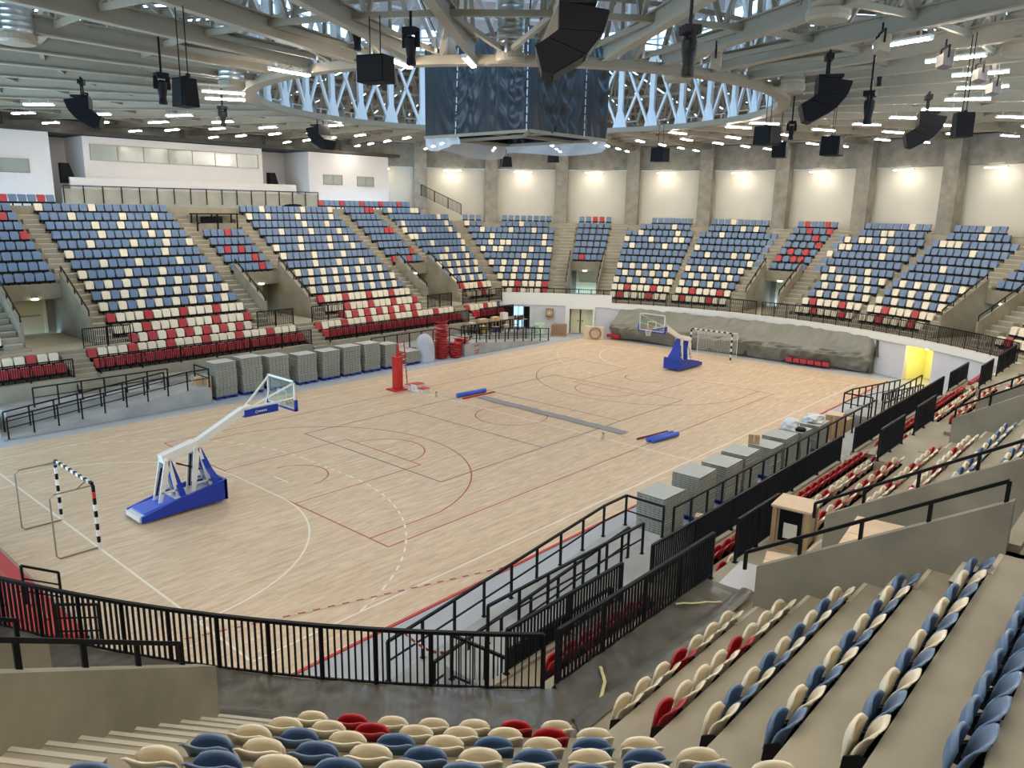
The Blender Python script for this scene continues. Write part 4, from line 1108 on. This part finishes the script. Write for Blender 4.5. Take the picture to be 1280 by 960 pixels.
for i in range(4):
    for j in range(7): b.bb(-.35, .35, -.6+j*.172, -.6+j*.172+.16, .06+i*.23, .06+i*.23+.215)
b.build('blocks', BRICKM, t); b = MB(); b.bb(-.4, .4, -.65, .65, 0, .06); b.build('pallet', CARD, t)
t = thing('fire_hose_reel', 'small square brown reel box on the far wall', 'reel box', (*pol(26.2, 35.0), 1.35), rad(35))
b = MB(); b.bb(-.18, .1, -.32, .32, 0, .7); b.build('case', BRICKM, t); b = MB(); b.tube([(-.2, .18*math.cos(a), .35+.18*math.sin(a)) for a in [2*PI*i/20 for i in range(20)]], .035, 6, True); b.build('ring', CARDL, t)
b = MB(); b.bb(-.2, -.18, -.08, .08, .27, .43); b.build('hub', CREAMW, t)
t = thing('cable_crate', 'brown board box with a round cable coil leaning against it', 'crate', (21.75, 10.7, 0), rad(-60))
b = MB(); b.bb(-.75, .75, -.12, .25, 0, 1.0); b.build('board', CARDL, t)
b = MB()
for k in range(3): b.tube([(.12+(.46-.03*k)*math.cos(a), -.2-.05*k, .5+(.46-.03*k)*math.sin(a)) for a in [2*PI*i/28 for i in range(28)]], .03, 6, True)
b.build('coil', BRICKM, t)
rg = random.Random(31)
for i, (x, y) in enumerate(((12.6, 15.3), (14.0, 15.5), (15.2, 15.2), (16.4, 15.5), (17.35, 14.7))):
    t = thing('work_table', 'cluttered work table on the far left platform, %s from left' % ORD[i], 'table', (x, y, .85), rg.uniform(-.2, .2), 'work tables on the far platform')
    b = MB(); b.bb(-.55, .55, -.35, .35, .72, .76); b.build('tabletop', mat('table_wood', (.25, .16, .09), .7) if i == 0 else bpy.data.materials['table_wood'], t)
    for px in (-.48, .48):
        for py in (-.28, .28): b = MB(); b.bb(px-.03, px+.03, py-.03, py+.03, 0, .72); b.build('leg', BLKPL, t)
for i, (x, y, w, h, mt, lb_) in enumerate(((12.6, 15.3, .5, .12, GREYF, 'flat grey package on the first far platform table'), (13.9, 15.4, .7, .25, CARD, 'brown carton on the second far platform table'), (15.1, 15.2, .6, .32, CARD, 'brown carton on the third far platform table'),
        (16.4, 15.5, .45, .5, WHITEP, 'white sack on the fourth far platform table'), (17.3, 14.75, .6, .3, mat('dark_cloth', (.03, .03, .05), .8), 'dark bundle on the last far platform table'))):
    t = carton((x, y, 1.615), (w, .45, h), rg.uniform(-.3, .3), lb_, mt)
for i, (x, y, w, h, mt, lb_) in enumerate(((13.3, 14.9, .5, .6, mat('olive_box', (.30, .22, .06), .7), 'tall olive box under the far platform tables'), (14.7, 14.8, .6, .4, mat('navy_box', (.04, .04, .12), .6), 'navy box under the far platform tables'), (15.9, 14.8, .5, .45, WHITEP, 'white box under the far platform tables'))):
    carton((x, y, .85), (w, .4, h), rg.uniform(-.3, .3), lb_, mt)

b = MB((-18.4, 15.0, 0)); b.bb(-18.75, -18.55, 13.2, 15.9, -.01, .72); o = b.build('low_wall', WHITEP); tag(o, 'low white wall end at the left edge before the ramp', 'wall')
# ------------------------------------------------------------------ protective sheet on the near walkway
b = MB((-20.5, -17.5, ZC)); rt2 = random.Random(40); ph = [rt2.uniform(0, 6.28) for _ in range(10)]
def crease(x, y):
    q = Vector((x, y, 0)); n1 = noise.noise(q*1.3+Vector((3, 1, 0))); n2 = noise.noise(q*3.1); n3 = noise.noise(Vector((x*7, y*7, 2)))
    return .030*(1-abs(n1)*3)*.5+.030*(.5-abs(n2))+.012*(.5-abs(n3))-.012
def sh(u, v):
    a = -163.5+27.2*u; r = 26.42+1.3*v; x, y = pol(r, a); return (x, y, ZC+.075+.09*max(0, min(1, (v-.72)/.06))+crease(x, y)*(1-.7*(v > .9))-.04*(v == 1))
def sh2(u, v):
    x = -19.15-.75*v+(5.0+.75*v)*u; y = -18.0-1.08*v; return (x, y, ZC+.078+.09*max(0, min(1, (v-.70)/.06))+crease(x, y)*(1-.6*(u > .97))*(1-.7*(v > .9))-.04*(v == 1))
b.grid(sh, 420, 18); b.grid(sh2, 120, 16); o = b.build('protective_sheet', TARPD, None, True); tag(o, 'dark wrinkled protective sheet covering the near walkway', 'sheet')

def tape(pts, label):
    b = MB((*pts[0], ZC)); 
    for (x0, y0), (x1, y1) in zip(pts, pts[1:]):
        n = 6
        for i in range(n):
            p = Vector((x0+(x1-x0)*i/n, y0+(y1-y0)*i/n, 0)); q = Vector((x0+(x1-x0)*(i+1)/n, y0+(y1-y0)*(i+1)/n, 0))
            p.z = ZC+.125+.01*math.sin(i*2); q.z = ZC+.125+.01*math.sin((i+1)*2); b.bar(p, q, .05, .006)
    o = b.build('sealing_tape', mat('tape_yellow', (.55, .50, .25), .6) if 'tape_yellow' not in bpy.data.materials else bpy.data.materials['tape_yellow']); tag(o, label, 'tape')
tape([(-18.3, -18.3), (-18.6, -18.6), (-19.3, -18.95)], 'pale yellow tape strip on the dark sheet near the corner post')
tape([(-15.6, -18.15), (-14.9, -18.75)], 'pale yellow tape strip on the dark sheet near the right fence end')

# ------------------------------------------------------------------ ceiling lights
def lamp_meshes():
    h = MB(); h.bb(-.78, .78, -.09, .09, .03, .09); h.bb(-.8, -.78, -.09, .09, -.02, .09); h.bb(.78, .8, -.09, .09, -.02, .09)
    d = MB(); d.extr([(-.78, -.085, .03), (-.78, -.06, -.02), (-.78, .06, -.02), (-.78, .085, .03)], (1.56, 0, 0))
    r = MB()
    for x in (-.5, .5): r.bar((x, 0, .09), (x, 0, .29), .02, .02)
    r.bar((-.52, 0, .285), (.52, 0, .285), .02, .02)
    return h.mesh('housing', WHITEP), d.mesh('diffuser', TUBE), r.mesh('hanger', GALV), d.mesh('diffuser', TUBE2)
LH, LD, LR_, LD2 = lamp_meshes()
lamps = []
def lamp(x, y, z, rz, LD=None):
    LD = LD or globals()['LD']
    t = thing('ceiling_light', '', 'light', (x, y, z), rz)
    for nm, me in (('housing', LH), ('diffuser', LD), ('hanger', LR_)):
        o = bpy.data.objects.new(nm, me); COL.objects.link(o); o.parent = t
    return t
RN = {12.6: 'innermost', 18.4: 'second', 23.6: 'third', 28.8: 'fourth', 33.6: 'outermost'}
for r in RN:
    azs = [5+10*i for i in range(36)]
    if r == 12.6: azs = [185, 155, 145, 205, 215, -35, -25, -5, 65, 95]
    for az in azs:
        if r > 15 and {18.4: 121, 23.6: 131, 28.8: 121, 33.6: 111}[r] < az < 250 and math.hypot(pol(r, az)[0]-CAM.x, pol(r, az)[1]-CAM.y) > 17.5: continue  # near-end tubes close to the camera are unseen, added to brighten near stands
        x, y = pol(r, az); lamps.append((lamp(x, y, zb(r)-.29, rad(az)), r, az))
wl = []
for i in range(-6, 24):
    az = 10*i+.5; x, y = pol(38.1, az); wl.append((lamp(x, y, 13.33, rad(az+90), LD2), 'wall', az))
def sector(az):
    az = (az+180) % 360-180
    return 'right stand' if -135 < az < -45 else ('far stand' if -45 <= az <= 45 else ('left stand' if az < 135 else 'near end'))
from collections import defaultdict
gr = defaultdict(list)
for o, r, az in lamps+wl:
    p = project(o.location)
    vis = p is not None and 0 < p[0] < 1280 and 0 < p[1] < 960
    gr[(r, sector(az), vis)].append((p[0] if p else 0, o))
for (r, sec, vis), L in gr.items():
    L.sort(key=lambda q: q[0])
    for i, (_, o) in enumerate(L):
        if r == 'wall': base = 'wall light under the concrete beam behind the %s' % sec; o['group'] = 'wall lights under the beam'
        else: base = 'ceiling light tube of the %s ring over the %s' % (RN[r], sec); o['group'] = 'ceiling light tubes'
        o['label'] = base+(', %s from left' % ORD[min(i, 25)] if vis else ', outside the view')

# ------------------------------------------------------------------ loudspeakers and moving lights
def hang(b, x, y, z0, z1):
    for e in (-.15, .15): b.bar((x+e, y, z0), (x+e*.4, y, z1), .03, .03)
def line_array(loc, az, sc, label):
    t = thing('line_array_speaker', label, 'loudspeaker', loc, rad(az), 'line array loudspeakers')
    cabs = [[(-.30, -.20), (.70, -.35), (.585, -.755), (-.29, -.70)], [(-.29, -.71), (.58, -.765), (.26, -1.165), (-.50, -.86)], [(-.51, -.87), (.25, -1.175), (-.42, -1.56), (-.62, -1.5), (-.76, -1.02)]]
    for c in cabs:
        b = MB(); b.extr([(x*sc, -.52*sc, z*sc) for x, z in c], (0, 1.04*sc, 0)); cb = b.build('cabinet', BLKPL, t)
        b = MB(); (x0, z0), (x1, z1) = c[1], c[2]; dx, dz = x1-x0, z1-z0; L = math.hypot(dx, dz)
        nx, nz = -dz/L, dx/L
        if nx < 0 and nz > 0: nx, nz = -nx, -nz
        b.extr([((x0+dx*.06)*sc, -.47*sc, (z0+dz*.06)*sc), ((x1-dx*.06)*sc, -.47*sc, (z1-dz*.06)*sc), ((x1-dx*.06+nx*.02)*sc, -.47*sc, (z1-dz*.06+nz*.02)*sc), ((x0+dx*.06+nx*.02)*sc, -.47*sc, (z0+dz*.06+nz*.02)*sc)], (0, .94*sc, 0)); b.build('grille', BLACK, cb)
    b = MB(); b.bb(-.3*sc, .45*sc, -.4*sc, .4*sc, -.2*sc, -.12*sc)
    for y in (-.3, .3): b.bar((0, y*sc, -.15*sc), (0, y*sc*.5, .55), .05, .05)
    b.bb(-.1, .1, -.25, .25, .3, .45); b.build('fly_bar', BLACK, t)
line_array((-14.3, -14.2, 14.35), -50, 1.0, 'largest black line array loudspeaker hanging at top centre')
line_array((-5.3, -16.1, 13.9), -62, .86, 'black line array loudspeaker hanging right of the roof ring')
line_array((2.0, -16.8, 13.6), -68, .82, 'black line array loudspeaker hanging over the right stand, farther one')
line_array((-16.1, 6.9, 13.95), 150, .8, 'black line array loudspeaker hanging over the left press box')
line_array((-1.9, 12.6, 14.45), 105, .9, 'black line array loudspeaker hanging before the right press box')
def box_speaker(loc, az, d, label, tp=.8):
    t = thing('box_speaker', label, 'loudspeaker', loc, rad(az), 'box loudspeakers')
    w, h, e = d
    b = MB(); P = [(-e/2, -w/2*tp, h/2), (e/2, -w/2*tp, h/2), (e/2, w/2*tp, h/2), (-e/2, w/2*tp, h/2), (-e/2, -w/2, -h/2), (e/2, -w/2, -h/2), (e/2, w/2, -h/2), (-e/2, w/2, -h/2)]
    b.add(P, [(0, 1, 2, 3), (7, 6, 5, 4), (0, 4, 5, 1), (1, 5, 6, 2), (2, 6, 7, 3), (3, 7, 4, 0)]); b.build('cabinet', BLKPL, t)
    b = MB(); b.bb(e/2, e/2+.02, -w/2*tp*.92, w/2*tp*.92, -h*.44, h*.44); b.build('grille', BLACK, t)
    b = MB(); b.bb(-.04, .04, -w*.25, w*.25, h/2, h/2+.05)
    for y in (-.15, .15): b.bar((0, y, h/2), (0, y, 14.7-loc[2]), .02, .02)
    b.build('bracket', BLACK, t)
box_speaker((-14.8, -8.4, 13.45), 200, (.76, .64, .55), 'square black loudspeaker box left of the hanging cube, top centre left', 1.0)
box_speaker((-18.3, -5.4, 12.75), 190, (.5, .66, .42), 'black trapezoid loudspeaker box hanging upper left', .72)
box_speaker((2.7, -10.9, 13.05), -100, (.85, .7, .7), 'grey-black loudspeaker box under the ring at right, upper of a pair', .9)
box_speaker((8.6, -8.9, 12.95), -75, (.75, .7, .6), 'black loudspeaker box below another at right, lower of a pair', .95)
box_speaker((5.1, -12.6, 12.75), -85, (.9, .75, .7), 'black loudspeaker box between the two right line arrays', .75)
box_speaker((-4.0, -19.3, 12.45), -60, (.5, .62, .42), 'black loudspeaker box just right of the farther right line array', .7)
box_speaker((19.5, 13.5, 13.85), 40, (.9, .75, .7), 'small black loudspeaker box below the hanging cube')
box_speaker((16.5, 15.6, 13.4), 60, (.8, .7, .6), 'tilted black loudspeaker under the milky plastic skirt', .8)
box_speaker((10.9, -1.05, 13.1), 0, (.8, .75, .7), 'small black loudspeaker box right of the hanging cube', .95)
def moving_light(loc, label, s=1.0):
    t = thing('moving_light', label, 'stage light', loc, random.uniform(0, 6), 'moving stage lights')
    b = MB(); b.bb(-.17*s, .17*s, -.15*s, .15*s, -.14*s, 0); b.bar((0, 0, 0), (0, 0, 14.72-loc[2]), .05, .05); b.build('clamp_base', BLKPL, t)
    b = MB()
    for x in (-.17, .17): b.bar((x*s, 0, -.1*s), (x*s*1.05, 0, -.45*s), .05*s, .12*s)
    b.bar((-.17*s, 0, -.12*s), (.17*s, 0, -.12*s), .06*s, .05*s)
    b.build('yoke', BLKPL, t)
    b = MB(); b.lathe((0, 0, -.86*s), [(.115*s, 0), (.12*s, .04*s), (.10*s, .18*s), (.14*s, .45*s), (.145*s, .6*s), (.08*s, .66*s)], 14); b.build('head', BLACK, t)
for loc, lb_, s in (((-14.5, -9.4, 14.35), 'black moving light beside the square loudspeaker box, top centre left', 1.0), ((-13.9, -16.7, 13.55), 'black moving light right of the hanging cube', 1.05), ((-12.2, -4.3, 15.6), 'black moving light cut off by the top edge', 1.0),
    ((1.5, -15.3, 15.0), 'small black moving light above the middle right line array', .7), ((-5.0, -17.2, 13.35), 'black moving light between the two right line arrays', 1.0), ((4.5, -11.1, 13.75), 'black moving light left of the middle right line array', .85),
    ((-13.5, 4.0, 15.2), 'small black moving light upper left, above the trapezoid box', .75), ((-17.0, -1.4, 13.75), 'black moving light left of the trapezoid loudspeaker box', 1.0), ((-11.1, 6.1, 13.95), 'black moving light right of the trapezoid loudspeaker box', .9), ((-13.0, 15.0, 15.0), 'small black moving light far upper left', .7)):
    moving_light(loc, lb_, s)
def flood(loc, az, label, col):
    t = thing('floodlight', label, 'floodlight', loc, rad(az), 'floodlights on the right trusses')
    b = MB(); b.extr([(-.12, -.3, .12), (.14, -.3, .2), (.14, -.3, -.22), (-.1, -.3, -.16)], (0, .6, 0)); b.build('housing', col, t)
    b = MB(); b.bb(.14, .16, -.27, .27, -.19, .17); b.build('lens', GALV, t)
    b = MB()
    for y in (-.33, .33): b.bar((0, y, 0), (0, y, .3), .04, .04)
    b.bar((0, -.33, .3), (0, .33, .3), .04, .04); b.bar((0, 0, .3), (0, 0, .5), .04, .04); b.build('yoke', BLACK, t)
GB = mat('grey_body', (.16, .14, .13), .5)
for (x, y), lb_, c in (((-7.1, -18.0), 'pale floodlight under the nearest right light tube', STEEL), ((-4.2, -18.7), 'dark floodlight, first left of the right light tubes', GB), ((-1.2, -18.9), 'dark floodlight, second left of the right light tubes', GB), ((1.8, -18.7), 'dark floodlight, third left of the right light tubes', GB), ((-7.6, -13.9), 'square twin-panel floodlight tilted on the beam at upper right', STEEL)):
    flood((x, y, 14.1), -60, lb_, c)
t = thing('spotlight', 'silver spotlight hanging over the ring at upper right', 'spotlight', (-2.8, -13.2, 15.7))
b = MB(); b.lathe((0, 0, -.5), [(.16, 0), (.2, .1), (.18, .3), (.1, .45)], 14); b.build('head', GALV, t); b = MB(); b.bar((0, 0, -.05), (0, 0, .5), .04, .04); b.build('hanger', BLACK, t)

# ------------------------------------------------------------------ ventilation ducts
def duct_drop(x, y, r, z0, z1, label, mt=GALV, dif=True):
    t = thing('air_duct', label, 'duct', (x, y, z0), 0, 'air ducts')
    prof = [(r, 0)]; n = int((z1-z0)/.16)
    for i in range(n): z = (z1-z0)*i/n; prof += [(r, z), (r*1.02, z+.01), (r*1.02, z+.03), (r, z+.04)]
    b = MB(); b.lathe((0, 0, .1), prof+[(r, z1-z0-.1)], 22); b.build('spiral_pipe', mt, t, True)
    if dif: b = MB(); b.lathe((0, 0, -.12), [(r*.4, 0), (r*.95, .02), (r*1.08, .10), (r*1.08, .26)], 22); b.build('diffuser', STEEL, t)
duct_drop(-9.0, -7.7, .42, 14.6, 18.1, 'tall silver spiral duct dropping over the hanging cube')
duct_drop(-3.9, -10.6, .42, 14.4, 17.6, 'silver duct with round outlet right of the largest line array')
duct_drop(-12.4, 2.9, .44, 14.3, 16.8, 'short silver duct with round outlet above the left ring edge')
duct_drop(.45, -12.7, .4, 14.4, 17.0, 'cream duct outlet right of the roof ring', STEEL)
duct_drop(-8.0, -17.0, .48, 14.7, 17.4, 'cream drum outlet cut off at upper right', STEEL)
duct_drop(-1.3, -19.9, .48, 14.6, 17.2, 'drum outlet at the right edge of the ceiling', STEEL)
duct_drop(-19.6, 1.9, .5, 14.6, 17.2, 'silver drum outlet at the upper left corner')
t = thing('air_duct', 'long silver ring duct curving between the roof trusses at upper left', 'duct', (0, 0, 16.6), 0, 'air ducts')
b = MB(); b.tube([(*pol(20.4, a), 0) for a in range(150, 168, 3)], .5, 16); b.build('spiral_pipe', GALV, t, True)

# ------------------------------------------------------------------ covered scoreboard cube
AX, BY, ZB0, ZB1 = 2.75, 3.15, 13.2, 17.2
t = thing('scoreboard', 'hanging scoreboard cube shrouded in navy tarpaulin over centre court', 'scoreboard', (0, 0, ZB0))
o0 = Vector((0, 0, ZB0)); rc = random.Random(77)
def face(p, q, seed, nu=110, nv=60):
    p, q = Vector(p), Vector(q); n = Vector((q.y-p.y, -(q.x-p.x), 0)).normalized(); r_ = random.Random(seed)
    sw = [(r_.uniform(.05, .95), r_.uniform(.08, .2), r_.uniform(.2, .9), r_.uniform(.5, 1)) for _ in range(9)]
    phs = [r_.uniform(0, 6.28) for _ in range(4)]
    def fn(u, v):
        s = .02*math.sin(u*34+phs[0]+2*v)+.015*math.sin(u*61+phs[1]-3*v)
        for cx, w, d, a in sw:      # hanging swags
            g = abs(u-cx)/w
            if g < 1: s += .085*a*(1-g)**.7*math.sin(((1-v)*4.0-d*3-1.8*g*g*(-1))*6.0)*math.exp(-((1-v)-d)**2*5)
        s *= min(1, u/.03, (1-u)/.03)
        w_ = p.lerp(q, u); z = ZB0+(ZB1-ZB0)*v
        return (w_.x+n.x*s, w_.y+n.y*s, z)
    b = MB(o0); b.grid(fn, nu, nv); return b
cs_ = [(-AX, BY), (-AX, -BY), (AX, -BY), (AX, BY)]
for i in range(4):
    p, q = cs_[i], cs_[(i+1) % 4]
    face((*p, 0), (*q, 0), 50+i).build('tarpaulin', NAVY, t, True)
b = MB(o0)
def seam(p, q, f, lean=0):
    p, q = Vector((*p, 0)), Vector((*q, 0)); w = p.lerp(q, f); w2 = p.lerp(q, f+lean); n = Vector((q.y-p.y, -(q.x-p.x), 0)).normalized()
    for k in range(12):
        z0, z1 = ZB0+.02+(ZB1-ZB0)*k/12, ZB0+(ZB1-ZB0)*(k+.8)/12; a = w.lerp(w2, k/12); c = w.lerp(w2, (k+.8)/12); e = .09*n
        b.bar((a.x+e.x, a.y+e.y, z0), (c.x+e.x, c.y+e.y, z1), .035, .02)
for sm in ((cs_[0], cs_[1], .33, .03), (cs_[1], cs_[2], .66, .01), (cs_[0], cs_[1], .99)): b = MB(o0); seam(*sm); b.build('lacing', STEELW, t)
b = MB(o0)
for sgn, z in ((1.0, ZB0), (.62, ZB0-.1)):
    C4 = [(x*sgn, y*sgn) for x, y in cs_]
    for i in range(4): b.bar((*C4[i], z), (*C4[(i+1) % 4], z), .16, .12)
for i in range(4): b.bar((*cs_[i], ZB0), (cs_[i][0]*.62, cs_[i][1]*.62, ZB0-.1), .12, .1); b.bar((cs_[i][0]*.5, cs_[i][1]*.5, ZB0+.3), (cs_[(i+1) % 4][0]*.5, cs_[(i+1) % 4][1]*.5, ZB0+.3), .1, .1)
b.build('frame', STEEL, t)
b = MB(o0)
def skirt(p, q, z0, dz, n=24):
    def fn(u, v):
        w = Vector((*p, 0)).lerp(Vector((*q, 0)), u); hgt = dz*(1+.25*math.sin(u*5))*(1 if .04 < u else .7)
        return (w.x+.05*math.sin(u*20+v*3), w.y+.05*math.sin(u*17+v*2), z0-hgt*(1-v))
    b.grid(fn, n, 5)
skirt(cs_[3], cs_[0], ZB0, .62); skirt(cs_[2], cs_[3], ZB0, .5); skirt(cs_[0], (cs_[0][0], cs_[0][1]-2.2), ZB0, .5); skirt(cs_[2], (cs_[2][0]-1.4, cs_[2][1]), ZB0, .3)
b.build('plastic_skirt', PLASW, t)
b = MB(o0)
for x, y in cs_: b.bar((x*.8, y*.8, ZB1-.2), (x*1.3, y*1.3, 21.4), .05, .05)
b.bb(-AX+.1, AX-.1, -BY+.1, BY-.1, ZB1-.06, ZB1); b.build('suspension', BLACK, t)
# emergency lamps over the passages
EL = mat('exit_lamp', (1, 1, .8), .4, emit=((1, .95, .6), 14))
for t_, cs in VS.items():
    for c in cs:
        if c == -150: continue
        x, y = fV(t_, c, .1, 4.22); az = c if t_ == 'a' else (90 if t_ == 'l' else -90)
        t = thing('passage_lamp', 'small emergency lamp above the %s' % cn[(t_, c)], 'lamp', (x, y, 4.78), rad(az), 'emergency lamps')
        b = MB(); b.bb(-.07, .1, -.16, .16, .05, .13); b.build('housing', STEEL, t)
        b = MB(); b.bb(-.06, .08, -.14, .14, -.05, .05); b.build('lens', EL, t)
# scaffold table above the middle left entrance, black wedges beside the press boxes
t = thing('platform_table', 'black framed camera platform above the middle left seats', 'platform', (0, 28.6, ZK(10)+.2))
b = MB(); b.bb(-1.6, 1.6, -.5, .5, .95, 1.03); b.build('top', BLKPL, t)
for x in (-1.5, 0, 1.5):
    for y in (-.42, .42): b = MB(); b.bar((x, y, -.2), (x, y, .95), .08, .08); b.build('leg', BLACK, t)
b = MB(); b.bar((-1.5, -.42, .3), (0, -.42, .9), .05, .05); b.bb(-.9, .6, .0, .3, .35, .8); b.build('cross_brace', BLACK, t)
for x, lb_ in ((-8.0, 'black wedge by the left end of the press box balcony'), (7.3, 'black wedge by the right end of the press box balcony')):
    b = MB((x, 32.6, 11.2)); b.extr([(x-.4, 32.4, 11.2), (x+.5, 32.4, 11.2), (x+.1, 32.4, 12.5), (x-.4, 32.4, 12.5)], (0, .5, 0)); o = b.build('stair_guard', BLKPL); tag(o, lb_, 'guard')
blob('cable_heap', (8.2, 31.2, ZK(13)), .9, .4, .35, BLKPL, 'heap of black cable on the press box balcony', 'cable', 33, .3)
